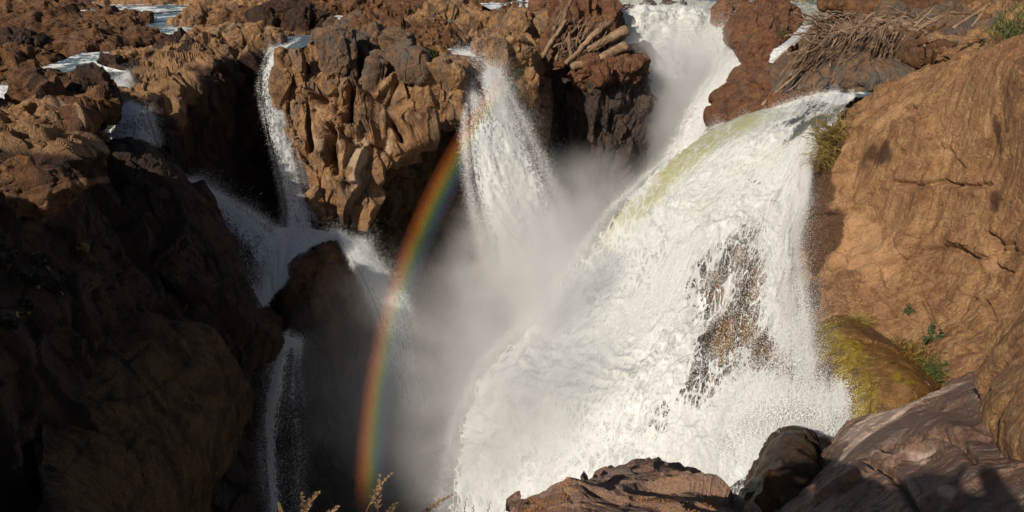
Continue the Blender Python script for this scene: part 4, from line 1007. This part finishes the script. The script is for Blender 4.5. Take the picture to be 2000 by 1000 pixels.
river([[(1150,-30,z),(1400,-30,z),(1750,-34,z)], [(1180,-10,z),(1400,-10,z),(1720,-10,z)], [(1190,8,z),(1400,10,z),(1700,10,z)], [(1195,22,z),(1400,28,z),(1640,24,z)]], 'far river above the falls', 0.25, 0.05)
river([[(1600,183,-5.12),(1680,179,-5.1),(1800,176,-5.1)], [(1600,190,-5.2),(1680,190,-5.15),(1790,186,-5.1)]], 'smooth water sliding to the lip of the big fall', 0.0, 0.01)

# ============================================================ MIST
def mist(label, c, r, dens, noise=0.5, col=(0.95, 0.93, 0.91), rot=0.0, sc=0.35, tilt=0.0):
    t = NT('mist'); tc = t.node('ShaderNodeTexCoord').outputs['Object']
    ln = t.node('ShaderNodeVectorMath', operation='LENGTH', inp={0: tc}).outputs['Value']
    f = t.mr(ln, 1.0, 0.15)
    nz = t.noise(t.pos(), sc, 3, 0.6, 0.3)
    nz = t.mr(nz, 0.5-noise*0.25, 0.5+noise*0.25, 1-noise, 1+noise)
    d = t.math('MULTIPLY', t.math('MULTIPLY', f, nz), dens)
    v = t.node('ShaderNodeVolumeScatter', inp={'Color': (*col, 1), 'Anisotropy': 0.0}); t.put(v.inputs['Density'], d)
    t.l.new(v.outputs[0], t.out.inputs['Volume'])
    V, F = icosphere(3)
    o = mesh_obj('mist', V, F, t.m); o.location = c; o.scale = r; o.rotation_euler = (tilt, 0, rot)
    return tag(o, label, kind='stuff')
mist('pale mist drifting in the gorge below the middle fall', P(1070, 640, 26), (5.8, 4.6, 8.0), 0.75, noise=1.0, sc=0.5)
mist('thick white spray cloud in front of the far falls', P(1320, 240, 39.8), (5.0, 4.0, 7.0), 0.85, noise=0.6)
mist('grey mist filling the bottom of the gorge', P(850, 800, 21), (6.5, 4.0, 7), 0.2)
mist('bright spray haze on the lower left side of the big fall', P(975, 830, 14.2), (3.4, 2.2, 4.8), 0.32, noise=0.9, sc=0.6)
mist('pale spray rising between the dark gorge wall and the big fall', P(1160, 420, 32), (4.2, 3.0, 4.0), 0.32, noise=1.0, sc=0.5)
mist('bright spray boiling up where the middle fall meets the big fall', P(1110, 560, 23.5), (2.8, 2.2, 4.0), 0.8, noise=1.0, sc=0.7)
mist('soft spray hanging along the upper left edge of the big fall', P(1090, 590, 17.6), (1.7, 1.5, 3.2), 0.5, noise=0.9, sc=0.8, rot=0.4)
# ============================================================ RAINBOW (a band of the cone 42 degrees round the point opposite the sun)
def rainbow():
    d = np.array(LD); a = np.cross(d, [0, 0, 1.0]); a /= np.linalg.norm(a); b = np.cross(a, d)
    nt, ns = 160, 28
    th = np.radians(np.linspace(40.9, 43.5, ns)); R = 19.0
    V = []; U = []
    for i in range(nt):
        k = i/(nt-1); ph = math.radians(128 + 82*k)          # angle round the axis
        for j in range(ns):
            e = a*math.cos(ph)+b*math.sin(ph)
            V.append((d*math.cos(th[j])+e*math.sin(th[j]))*(R+5.0*(1-k)*0)); U.append((j/(ns-1), k))
    q = ray(970, 75); q /= np.linalg.norm(q); V0 = (math.degrees(math.atan2(q@b, q@a))-128)/82
    t = NT('rainbow'); uv = t.node('ShaderNodeSeparateXYZ', inp={0: t.node('ShaderNodeUVMap').outputs[0]})
    u, v = uv.outputs[0], uv.outputs[1]
    col = t.ramp(u, [(0.0, (0, 0, 0)), (0.14, (0.06, 0.07, 0.13)), (0.28, (0.10, 0.18, 0.23)), (0.42, (0.20, 0.32, 0.16)), (0.54, (0.50, 0.42, 0.10)), (0.68, (0.72, 0.30, 0.06)), (0.84, (0.38, 0.10, 0.03)), (1.0, (0, 0, 0))])
    nz = t.noise(t.pos(), 0.45, 3, 0.55)
    fade = t.math('MULTIPLY', t.math('MULTIPLY', t.mr(v, V0-.02, V0+0.12), t.mr(v, 1.0, 0.93)), t.mr(nz, 0.3, 0.65, 0.7, 1.15))
    col = t.mix(fade, (0, 0, 0), col)
    col = t.scale(col, (RB, RB, RB))
    df = t.node('ShaderNodeBsdfDiffuse'); t.l.new(col, df.inputs[0])
    tp = t.node('ShaderNodeBsdfTransparent'); ad = t.node('ShaderNodeAddShader')
    t.l.new(df.outputs[0], ad.inputs[0]); t.l.new(tp.outputs[0], ad.inputs[1]); t.l.new(ad.outputs[0], t.out.inputs[0])
    o = mesh_obj('rainbow', V, quads(nt, ns), t.m, uv=U)
    return tag(o, 'rainbow arc standing in the mist of the gorge', 'rainbow')
RB = 0.19
rainbow()

# ============================================================ WOOD
def wood_mat(name, base, dark):
    t = NT(name); p = t.node('ShaderNodeTexCoord').outputs['UV']
    n = t.noise(t.scale(p, (3.0, 30.0, 1)), 1.0, 6, 0.65, 0.4); n2 = t.noise(t.pos(), 3.0, 4, 0.6)
    col = t.mix(t.mr(n, 0.4, 0.65), dark, base); col = t.mix(t.mr(n2, 0.4, 0.7, 0, 0.6), col, tuple(c*1.35 for c in base))
    b = t.node('ShaderNodeBsdfPrincipled', inp={'Roughness': 0.85}); t.put(b.inputs['Base Color'], col)
    bp = t.node('ShaderNodeBump', inp={'Strength': 0.6, 'Distance': 0.02, 'Height': n}); t.l.new(bp.outputs[0], b.inputs['Normal'])
    t.l.new(b.outputs[0], t.out.inputs[0]); return t.m
M['log'] = wood_mat('weathered_wood', (0.29, 0.195, 0.115), (0.13, 0.075, 0.04))
M['darkwood'] = wood_mat('dark_driftwood', (0.20, 0.125, 0.075), (0.05, 0.028, 0.018))
M['twig'] = wood_mat('dry_sticks', (0.30, 0.20, 0.13), (0.10, 0.06, 0.038))
def tube(pts, rads, ns=6, rough=0.0, seed=0):
    pts = np.asarray(pts, float); n = len(pts)
    T = np.gradient(pts, axis=0); T /= np.linalg.norm(T, axis=1, keepdims=True)+1e-9
    up = np.array([0.12, 0.2, 1.0]); A = np.cross(T, up); A /= np.linalg.norm(A, axis=1, keepdims=True)+1e-9; B = np.cross(T, A)
    an = np.linspace(0, 2*math.pi, ns, endpoint=False)
    V = pts[:, None]+(A[:, None]*np.cos(an)[None, :, None]+B[:, None]*np.sin(an)[None, :, None])*np.asarray(rads)[:, None, None]
    if rough:
        q = V.reshape(-1, 3); V = V + (V-pts[:, None])*(rough*fbm(q*np.array([1.0, 1.0, 3.0])*0.9/max(rads)+seed, 4, seed).reshape(n, ns))[..., None]
    V = V.reshape(-1, 3); i = np.arange(n*ns).reshape(n, ns)
    F = np.stack([i[:-1], np.roll(i[:-1], -1, 1), np.roll(i[1:], -1, 1), i[1:]], -1).reshape(-1, 4)
    c0 = len(V); V = np.concatenate([V, pts[:1]-T[:1]*rads[0]*0.1, pts[-1:]+T[-1:]*rads[-1]*0.1])
    k = np.arange(ns); caps = [[c0, (j+1) % ns, j, c0] for j in k]+[[c0+1, (n-1)*ns+j, (n-1)*ns+(j+1) % ns, c0+1] for j in k]
    uv = np.concatenate([np.stack([np.repeat(np.arange(n)*0.3, ns), np.tile(np.linspace(0, 1, ns), n)], 1), [[0, 0], [0, 0]]])
    tri = np.array([c[:3] for c in caps])
    return V, F, tri, uv
def tube_obj(name, pts, rads, mat, ns=8, rough=0.25, seed=0, parent=None):
    V, F, tri, uv = tube(pts, rads, ns, rough, seed)
    F3 = np.concatenate([F[:, [0, 1, 2]], F[:, [0, 2, 3]], tri])
    o = mesh_obj(name, V, F3, mat, uv=uv)
    if parent is not None: o.parent = parent
    return o
def bent(a, b, n=12, wob=0.05, seed=0):
    r = np.random.default_rng(seed); a, b = np.asarray(a), np.asarray(b); t = np.linspace(0, 1, n)[:, None]
    L = np.linalg.norm(b-a); off = np.cumsum(r.normal(0, wob*L/math.sqrt(n), (n, 3)), 0); off -= t*off[-1]
    return a*(1-t)+b*t+off
for i, (x0, y0, Y0, x1, y1, Y1, r0, r1, m, lab) in enumerate([
    (1112, 131, 36.2, 1222, 90, 37.2, .17, .27, 'log', 'thick pale barkless log lowest in the driftwood pile, pointing right'),
    (1148, 100, 37.0, 1224, 58, 38.0, .16, .27, 'log', 'thick pale log above the lowest one, with a cut round end'),
    (1118, 84, 38.2, 1190, 46, 39.0, .17, .2, 'darkwood', 'brown log at the back of the driftwood pile'),
    (1104, 122, 36.2, 1170, 60, 37.2, .10, .16, 'log', 'long thin curved branch crossing the logs'),
    (1076, 92, 37.6, 1108, 12, 38.4, .17, .09, 'darkwood', 'dark upright twisted root left of the logs'),
    (1082, 60, 38.2, 1118, -2, 39.2, .12, .07, 'darkwood', 'dark upright root reaching the top edge of the picture'),
    (1058, 110, 37.0, 1106, 40, 38.0, .13, .08, 'log', 'pale slanting root at the left end of the driftwood'),
    (1116, 112, 36.8, 1112, 62, 37.4, .13, .06, 'darkwood', 'short upright stump in front of the dark log'),
    (1150, 78, 37.8, 1198, 38, 38.5, .12, .10, 'darkwood', 'dark thin log between the pale logs and the river'),
    (1066, 96, 37.4, 1130, 78, 37.8, .07, .05, 'log', 'thin bare stick lying across the dark roots'),
    (1019, 38, 41.0, 1023, -14, 41.4, .16, .13, 'darkwood', 'bare reddish dead trunk standing upright at the top edge'),
    (1085, 118, 36.8, 1140, 34, 38.0, .08, .05, 'darkwood', 'thin dark branch leaning over the thick logs')]):
    n = 18; pts = bent(P(x0, y0, Y0), P(x1, y1, Y1), n, 0.05 if r0 < .2 else 0.012, i+3)
    tag(tube_obj('log', pts, np.linspace(r0, r1, n)*(1+0.03*np.sin(np.arange(n)*1.3+i)), M[m], 14, 0.35, i), lab, 'log' if r0 > .15 else 'branch', 'driftwood at the gorge edge')
for i, (x0, y0, x1, y1, Y, r, lab) in enumerate([
    (1862, 56, 1932, 11, 24.5, .06, 'long straight pale branch leaning over the rocks at top right'),
    (1856, 25, 1908, 30, 24.6, .04, 'thin branch lying level across the straight pale branch'),
    (1898, 52, 1925, 14, 24.2, .045, 'dark forked branch leaning beside the straight pale branch'),
    (1790, 60, 1853, 26, 25.5, .05, 'thin branch sticking out of the right end of the brush pile'),
    (1786, 52, 1826, 12, 26.5, .04, 'curved branch rising from the right end of the brush pile'),
    (1806, 88, 1808, 112, 24.5, .035, 'short stump stick standing on the crest of the boulder')]):
    n = 10; tag(tube_obj('branch', bent(P(x0, y0, Y), P(x1, y1, Y+0.6), n, 0.03, i+60), np.linspace(r, r*.6, n), M['log'], 8, 0.2, i), lab, 'branch', 'loose branches right of the brush pile')

for i in range(46):
    x0 = 1062+RNG.random()*110; y0 = 118-RNG.random()*70; an = -RNG.uniform(.4, 2.4); L = RNG.uniform(18, 60); Y = 36.9+(118-y0)*.025
    r = RNG.uniform(.02, .06); n = 8
    tag(tube_obj('driftwood_stick', bent(P(x0, y0, Y), P(x0+L*math.cos(an), y0+L*math.sin(an), Y+RNG.normal(.2, .4)), n, .08, 200+i), np.linspace(r, r*.5, n), M['darkwood' if i % 3 else 'log'], 6, .1, i),
        'one of the small dry sticks tangled among the driftwood logs', 'stick', 'small sticks in the driftwood pile')

# brush pile on the boulder: many sticks, the biggest ones each a part
pile = empty('brush_pile', tuple(P(1660, 70, 29)))
tag(pile, 'tangled pile of dry flood sticks draped over the grey boulder', 'brush pile')
rr = np.random.default_rng(5)
def stick(a, b, wob): return bent(a, b, 6, wob, int(rr.integers(1e9)))
rest = []
def add_stick(pts, r, main):
    if main:
        o = tube_obj('stick', pts-np.array(pile.location), np.linspace(r, r*.5, len(pts)), M['twig'], 5, 0, 0, pile)
    else: rest.append((pts, r))
nmain = 0
for i in range(1500):
    k = i < 230
    if i % 3 == 0:                                   # sweep hanging to the lower left
        s = rr.random(); x0 = 1600+150*s+rr.normal(0, 14); y0 = 88-26*s+rr.normal(0, 9)
        L = rr.uniform(40, 140)*(0.7 if not k else 1); an = math.radians(rr.normal(136-20*s, 11))
        x1 = x0+L*math.cos(an)*1.05; y1 = y0+L*math.sin(an)*0.95
        if rr.random() < .12: y1 += rr.uniform(10, 45); x1 += 15
        y1 = min(y1, 188+rr.normal(0, 4)); x1 = max(x1, 1488+rr.random()*16)
        Y0 = 27.6+rr.normal(0, .15); Y1 = 26.6-0.2*(y1 > 150)+rr.normal(0, .12)
        add_stick(stick(P(x0, y0, Y0), P(x1, y1, Y1), 0.05), rr.uniform(.018, .045) if k else rr.uniform(.01, .028), k)
    else:                                            # tangle on top
        x0 = rr.uniform(1600, 1800); f = (x0-1600)/200
        lo, hi = 92-14*f+8*(f > .8), 34-6*f
        y0 = rr.uniform(hi, lo); L = rr.uniform(20, 75); an = rr.normal(0.15, 0.85)+(math.pi if rr.random() < .5 else 0)
        if x0 > 1740: an = rr.uniform(0, 6.28); L *= .6
        x1 = x0+L*math.cos(an); y1 = y0+L*0.55*math.sin(an)
        Y = 30.6-3.2*(y0-30)/62+rr.normal(0, .2)
        add_stick(stick(P(x0, y0, Y), P(x1, max(y1, 22), Y+rr.normal(0, .25)), 0.09), rr.uniform(.018, .045) if k else rr.uniform(.01, .03), k)
for i in range(34):
    x0 = rr.uniform(1590, 1850); y0 = rr.uniform(34, 92)-.06*(x0-1600); L = rr.uniform(30, 95); an = rr.uniform(-.9, .9)+(math.pi if rr.random() < .5 else 0)
    Y = 30.2-3.2*(y0-30)/62; add_stick(stick(P(x0, y0, Y), P(x0+L*math.cos(an), max(12, y0+.6*L*math.sin(an)), Y+rr.normal(-.2, .3)), 0.1), rr.uniform(.035, .075), True)
Vs, Fs, o_ = [], [], 0
for pts, r in rest:
    V_, F_, tr_, _ = tube(pts, np.linspace(r, r*.4, len(pts)), 4)
    Vs.append(V_); Fs.append(F_+o_); o_ += len(V_)
o = mesh_obj('twigs', np.concatenate(Vs)-np.array(pile.location), np.concatenate(Fs), M['twig'], pile); o['kind'] = 'stuff'
# brush core so that the heap has a body under its sticks
core = boulder('matted_core', P(1690, 72, 29.6), (2.3, 1.2, 0.55), M['twig'], disp=dict(k=0.35, f=0.4), sub=5, roll=-0.05); child(core, pile)

# a big lone pole leaning down to the water from the sweep, and the white stick
for i, (x0, y0, x1, y1, Y0, Y1, r, lab) in enumerate([(1560, 140, 1488, 206, 26.6, 26.0, .06, 'long pole leaning down to the water at the left end of the brush'),
        (1538, 106, 1558, 100, 27.6, 27.8, .05, 'short pale broken stick poking left out of the brush')]):
    tag(tube_obj('pole', bent(P(x0, y0, Y0), P(x1, y1, Y1), 8, 0.02, i+90), np.linspace(r*.8, r, 8), M['log'], 8, 0.1, i), lab, 'branch')

# ============================================================ PLANTS
def leaf_mat(name, a, b_):
    t = NT(name); n = t.noise(t.pos(), 9.0, 3, 0.6); col = t.mix(t.mr(n, 0.35, 0.65), a, b_)
    b = t.node('ShaderNodeBsdfPrincipled', inp={'Roughness': 0.6}); t.put(b.inputs['Base Color'], col)
    tr = t.node('ShaderNodeBsdfTranslucent'); t.put(tr.inputs[0], col)
    m = t.node('ShaderNodeMixShader', inp={0: 0.3}); t.l.new(b.outputs[0], m.inputs[1]); t.l.new(tr.outputs[0], m.inputs[2]); t.l.new(m.outputs[0], t.out.inputs[0])
    return t.m
M['ygrass'] = leaf_mat('yellow_green_grass', (0.26, 0.22, 0.05), (0.46, 0.33, 0.12))
M['grass'] = leaf_mat('green_grass', (0.07, 0.11, 0.03), (0.14, 0.17, 0.045))
M['leaf'] = leaf_mat('green_leaves', (0.045, 0.085, 0.03), (0.09, 0.13, 0.05))
M['darkleaf'] = leaf_mat('dark_leaves', (0.012, 0.028, 0.008), (0.03, 0.05, 0.015))
M['redgreen'] = leaf_mat('red_green_moss_plants', (0.14, 0.17, 0.02), (0.28, 0.10, 0.03))
M['straw'] = leaf_mat('dry_straw', (0.50, 0.34, 0.17), (0.30, 0.17, 0.08))
def blades(name, base, n, ln, spread, lean, width, mat, seed, label, cat='grass tuft', foot=0.12, droop=0.5, off=(0, 0, 0)):
    r = np.random.default_rng(seed); V, F = [], []
    for i in range(n):
        b0 = np.array([r.normal(0, foot), r.normal(0, foot*.6), r.normal(0, foot)])
        dv = np.array([r.normal(0, spread), r.normal(0, spread), 1.0])+np.array(lean); dv /= np.linalg.norm(dv)
        L = ln*r.uniform(.45, 1.1); w = width*r.uniform(.6, 1.2); sd = np.cross(dv, [r.normal(), r.normal(), r.normal()]); sd /= np.linalg.norm(sd)
        k0 = len(V)
        for s in range(5):
            t = s/4; p = b0+dv*L*t+np.array([dv[0]*.5, dv[1]*.5, -1])*droop*L*t*t; ww = w*(1-t**1.5)+.0006
            V += [p-sd*ww, p+sd*ww]
        F += [[k0+2*s, k0+2*s+1, k0+2*s+3, k0+2*s+2] for s in range(4)]
    o = mesh_obj(name, V, F, mat, smooth=False); o.location = np.array(base)+np.array(off)
    return tag(o, label, cat)
blades('grass_tuft', surf('right_cliff', 1618, 268)+np.array([-.15, -.35, .1]), 420, .95, .5, (-.6, -.8, -.2), .013, M['ygrass'], 1, 'yellow green grass tuft hanging from the cliff beside the big fall', foot=.22, droop=.35)
blades('grass_tuft', surf('right_cliff', 1605, 310)+np.array([-.15, -.35, .1]), 260, .75, .5, (-.6, -.9, -.4), .012, M['ygrass'], 2, 'lower yellow grass tuft on the cliff edge just under the hanging one', foot=.2, droop=.4)
blades('grass_tuft', surf('right_cliff', 1640, 235), 40, .7, .3, (-.4, -.3, .1), .006, M['ygrass'], 3, 'sparse thin grass over the smooth water at the cliff crest', foot=.15, droop=.1)
blades('grass_tuft', surf('right_cliff', 1672, 625)+np.array([0, -.15, .05]), 300, .52, .75, (-.1, -.6, .1), .006, M['ygrass'], 4, 'round pale green grass tuft above the mossy boulder', foot=.07, droop=.3)
for i, (px, py, lab) in enumerate([(1765, 680, 'uppermost red tipped cushion plant in the seam above the mossy boulder'), (1795, 697, 'middle yellow green cushion plant in the seam above the mossy boulder'), (1822, 722, 'lowest bright green cushion plant at the end of the mossy boulder seam')]):
    blades('cushion_plant', surf('right_cliff', px, py)+np.array([-.05, -.1, 0]), 520, .2, 1.1, (-.3, -.7, .2), .011, M['redgreen' if i < 2 else 'grass'], 20+i, lab, 'plant', foot=.17, droop=.2)['group'] = 'cushion plants in the seam above the mossy boulder'
blades('grass_tuft', surf('right_cliff', 1815, 705), 60, .5, .3, (.0, -.4, .3), .005, M['straw'], 30, 'dry straw stems rising from the cushion plants', foot=.1, droop=.1)
blades('grass_tuft', P(1978, 72, 19.5), 420, .55, .6, (-.3, -.3, .2), .014, M['grass'], 31, 'bright green grass tuft in the top right corner', foot=.28, droop=.3)
blades('grass_tuft', P(1525, 70, 37.5), 60, .4, .5, (-.2, -.6, .1), .012, M['grass'], 32, 'thin green tuft on the face of the red crag', foot=.2)
blades('grass_tuft', P(838, 112, 31), 120, .3, .8, (0, -.3, .1), .012, M['grass'], 33, 'small green tuft near the lip of the middle fall', foot=.2)
def leafy(base, h, nst, nl, ll, seed, mat, label, lean=(0, -.3, 0)):
    r = np.random.default_rng(seed); root = empty('leafy_plant', tuple(base)); tag(root, label, 'plant')
    V, F = [], []; sp = []
    for s in range(nst):
        top = np.array([r.normal(0, h*.3), r.normal(0, h*.2), h*r.uniform(.6, 1)])+np.array(lean)*h
        pts = bent((0, 0, 0), top, 8, .08, seed*31+s); sp.append(pts)
        V_, F_, tr_, uv_ = tube(pts, np.linspace(.010, .004, 8), 5)
        stm = mesh_obj('stem', V_, F_, M['straw'], root)
        for k in range(nl):
            t = r.uniform(.35, 1.0); p = pts[min(7, int(t*7))]
            dv = np.array([r.normal(), r.normal()-.3, r.normal()*.6+.2]); dv /= np.linalg.norm(dv); sd = np.cross(dv, [r.normal(0, .3), r.normal(0, .3), 1]); sd /= np.linalg.norm(sd)+1e-9
            L = ll*r.uniform(.6, 1.2); w = L*.28; up = np.cross(sd, dv)*L*.12; k0 = len(V)
            V += [p, p+dv*L*.4+sd*w+up, p+dv*L*.45+up*.3, p+dv*L*.4-sd*w+up, p+dv*L-up]
            F += [[k0, k0+1, k0+2, k0+3], [k0+1, k0+4, k0+2, k0+2], [k0+2, k0+4, k0+3, k0+3]]
    F3 = []
    for f in F: F3.append(f[:3]); F3 += [[f[0], f[2], f[3]]] if f[2] != f[3] else []
    lf = mesh_obj('leaves', V, np.array(F3), mat, root, smooth=False)
    return root
leafy(surf('right_cliff', 1764, 612), .42, 3, 20, .10, 1, M['leaf'], 'small green leafy sprig on the bare cliff above the cushion plants')
leafy(surf('right_cliff', 1808, 668), .62, 5, 26, .10, 2, M['leaf'], 'taller grey green leafy plant growing out of the cushion plants')
leafy(surf('left_buttress', 172, 490), .3, 7, 26, .10, 3, M['ygrass'], 'small sunlit yellow green plant on the dark left cliff')
for i, (px, py, Y, h) in enumerate([(95, 520, 13.0, .5), (125, 570, 12.8, .5), (60, 615, 11.9, .45), (20, 520, 12.0, .6), (30, 640, 11.4, .5), (80, 560, 12.4, .6)]):
    leafy(surf('left_buttress', px, py), h, 8, 30, .12, 10+i, M['darkleaf'], ['dark leafy bush at the left below the sunlit plant', 'dark leafy bush lower right of the others at left', 'dark leafy bush by the black hollow at left', 'dark leafy bush touching the left edge, upper', 'dark leafy bush near the left edge, lowest', 'dark leafy bush in the middle of the left group'][i])['group'] = 'dark bushes on the left cliff'
# green bank on the far side of the river
for i, (px, w, lab) in enumerate([(1590, 150, 'left strip of yellow green reeds on the far bank above the red crag'), (1740, 150, 'right strip of green reeds on the far bank above the brush pile')]):
    g = P(px, 8, 62); blades('reed_bank', g, 2200, .8, .9, (0, 0, .1), .05, M['ygrass' if i == 0 else 'grass'], 70+i, lab, 'reeds', foot=w/2*62/FOC*.6, droop=.2)['group'] = 'reeds on the far river bank'

# dry grass heads in front of the lens side of the ledge
def seed_stem(px0, py0, px1, py1, Y, seed, label, nh=34, hl=.07):
    r = np.random.default_rng(seed); a = P(px0, py0, Y); b = P(px1, py1, Y+.02); root = empty('dry_grass_stem', tuple(a)); tag(root, label, 'dry grass', 'dry grass heads along the bottom edge')
    L = np.linalg.norm(b-a); t = np.linspace(0, 1, 12)[:, None]; pts = (b-a)*t+np.array([0, 0, .12*L])*np.sin(t*math.pi)*(1 if abs(px1-px0) > 20 else .2)
    V_, F_, tr_, uv_ = tube(pts, np.linspace(.0022, .0009, 12), 5); mesh_obj('stem', V_, F_, M['straw'], root)
    V, F = [], []; T = (b-a)/L
    for k in range(nh):
        u = .42+.58*k/nh; p = pts[min(11, int(u*11.9))]; side = (-1)**k
        for m_ in range(3):
            dv = T*.8+np.array([side*r.uniform(.1, .8), r.normal(0, .35), r.normal(-.1, .35)]); dv /= np.linalg.norm(dv); l = hl*r.uniform(.25, .6)*(1.3-u)
            q = p+dv*l; w = .0022; sd = np.cross(dv, [0, 1, 0]); sd /= np.linalg.norm(sd); k0 = len(V)
            V += [p, p+dv*l*.5+sd*w, q, p+dv*l*.5-sd*w, p+dv*l*.5+np.array([0, -w, 0])]
            F += [[k0, k0+1, k0+4], [k0+1, k0+2, k0+4], [k0+2, k0+3, k0+4], [k0+3, k0, k0+4]]
    mesh_obj('seed_head', V, F, M['straw'], root, smooth=False)
for i, s in enumerate([(700, 1040, 764, 926, 2.5, 'tallest dry seed head, upright in front of the rainbow foot'), (735, 1050, 742, 930, 2.52, 'upright dry seed head beside the tallest one'), (745, 1040, 775, 985, 2.6, 'short dry seed head right of the tallest one'),
        (580, 1040, 622, 962, 2.45, 'dry seed head leaning right at bottom left of the rainbow'), (560, 1040, 545, 985, 2.4, 'leftmost dry seed head'), (600, 1050, 590, 965, 2.5, 'dry seed head just right of the leftmost one'), (620, 1050, 660, 990, 2.5, 'low dry seed head half way to the rainbow'),
        (800, 1045, 882, 968, 2.7, 'dry seed head bending right past the rainbow foot'), (790, 1050, 870, 975, 2.72, 'dry seed head lying close under the bending one')]):
    seed_stem(*s[:5], i+1, s[5])
for i, s in enumerate([(900, 1040, 912, 970, 3.0, 'small sparse seed head over the white water, left one'), (922, 1040, 925, 985, 3.0, 'small sparse seed head over the white water, middle one'), (945, 1040, 958, 978, 3.0, 'small sparse seed head over the white water, right one')]):
    seed_stem(*s[:5], i+40, s[5], nh=7, hl=.05)

# orange soil crumbs on the foreground rock
def crumbs():
    fr = bpy.data.objects['foreground_rock']; n = len(fr.data.vertices); co = np.empty(n*3, np.float32); fr.data.vertices.foreach_get('co', co); co = co.reshape(-1, 3)
    px, py = proj(co); w = fbm(co*6, 4, 9)
    s = blob(px, py, 1100, 960, 14, 40, 10)+blob(px, py, 1045, 985, 24, 12, -20)+blob(px, py, 1270, 975, 55, 9, 15)+blob(px, py, 1320, 990, 50, 12, 0)+blob(px, py, 1360, 945, 16, 8, -20)+blob(px, py, 1390, 985, 20, 14, 0)+blob(px, py, 1070, 1000, 40, 20)
    ok = np.where((s+0.6*w > 0.45) & (py < 1015))[0]; pick = RNG.choice(ok, 4200)
    T4 = np.array([(1, 0, -.5), (-.6, .8, -.5), (-.6, -.8, -.5), (0, 0, 1), (.2, .9, .3)]); Ft = np.array([[0, 1, 3], [1, 2, 3], [2, 0, 3], [0, 4, 1]])
    V, F = [], []
    for k, i in enumerate(pick):
        r = .0022*(4.0**(RNG.random()**2)); R3 = RNG.normal(size=(3, 3)); Q, _ = np.linalg.qr(R3)
        V.append((T4*np.array([1, .7, .6]))@Q*r+co[i]+RNG.normal(0, .002, 3)); F.append(Ft+5*k)
    t = NT('orange_soil'); nz = t.noise(t.pos(), 40, 3); col = t.mix(nz, (0.20, 0.085, 0.03), (0.42, 0.22, 0.09)); b = t.node('ShaderNodeBsdfDiffuse'); t.put(b.inputs[0], col); t.l.new(b.outputs[0], t.out.inputs[0])
    o = mesh_obj('soil_crumbs', np.concatenate(V), np.concatenate(F), t.m, smooth=False); tag(o, 'orange soil crumbs on the foreground rock', kind='stuff')
crumbs()

# ============================================================ THE PHOTOGRAPHER (behind the lens; only the shadow is seen)
def person():
    J = [((0, -.42, -.75), .15), ((0, -.40, -.50), .145), ((0, -.38, -.25), .17), ((0, -.36, -.13), .075), ((0, -.33, -.05), .055), ((0, -.26, .03), .105), ((0, -.26, .12), .085),
         ((.19, -.38, -.18), .065), ((.36, -.22, -.36), .05), ((.13, -.12, -.06), .038), ((.08, -.08, -.01), .03),
         ((-.19, -.38, -.18), .065), ((-.36, -.22, -.36), .05), ((-.13, -.12, -.06), .038), ((-.08, -.08, -.01), .03),
         ((.11, -.42, -.85), .10), ((.13, -.40, -1.22), .07), ((.14, -.44, -1.62), .05), ((.15, -.32, -1.65), .045),
         ((-.11, -.42, -.85), .10), ((-.13, -.40, -1.22), .07), ((-.14, -.44, -1.62), .05), ((-.15, -.32, -1.65), .045)]
    E_ = [(0, 1), (1, 2), (2, 3), (3, 4), (4, 5), (5, 6), (2, 7), (7, 8), (8, 9), (9, 10), (2, 11), (11, 12), (12, 13), (13, 14), (0, 15), (15, 16), (16, 17), (17, 18), (0, 19), (19, 20), (20, 21), (21, 22)]
    me = bpy.data.meshes.new('person'); me.from_pydata([j[0] for j in J], E_, []); o = bpy.data.objects.new('person', me); SC.collection.objects.link(o)
    s = o.modifiers.new('skin', 'SKIN'); 
    for v, j in zip(me.skin_vertices[0].data, J): v.radius = (j[1], j[1])
    me.skin_vertices[0].data[0].use_root = True
    o.modifiers.new('sub', 'SUBSURF').levels = 2; o.modifiers['sub'].render_levels = 2
    t = NT('clothes'); b = t.node('ShaderNodeBsdfDiffuse', inp={'Color': (0.12, 0.14, 0.18, 1)}); t.l.new(b.outputs[0], t.out.inputs[0]); me.materials.append(t.m)
    tag(o, 'person standing on the shore with both hands raised, holding a camera', 'person')
person()
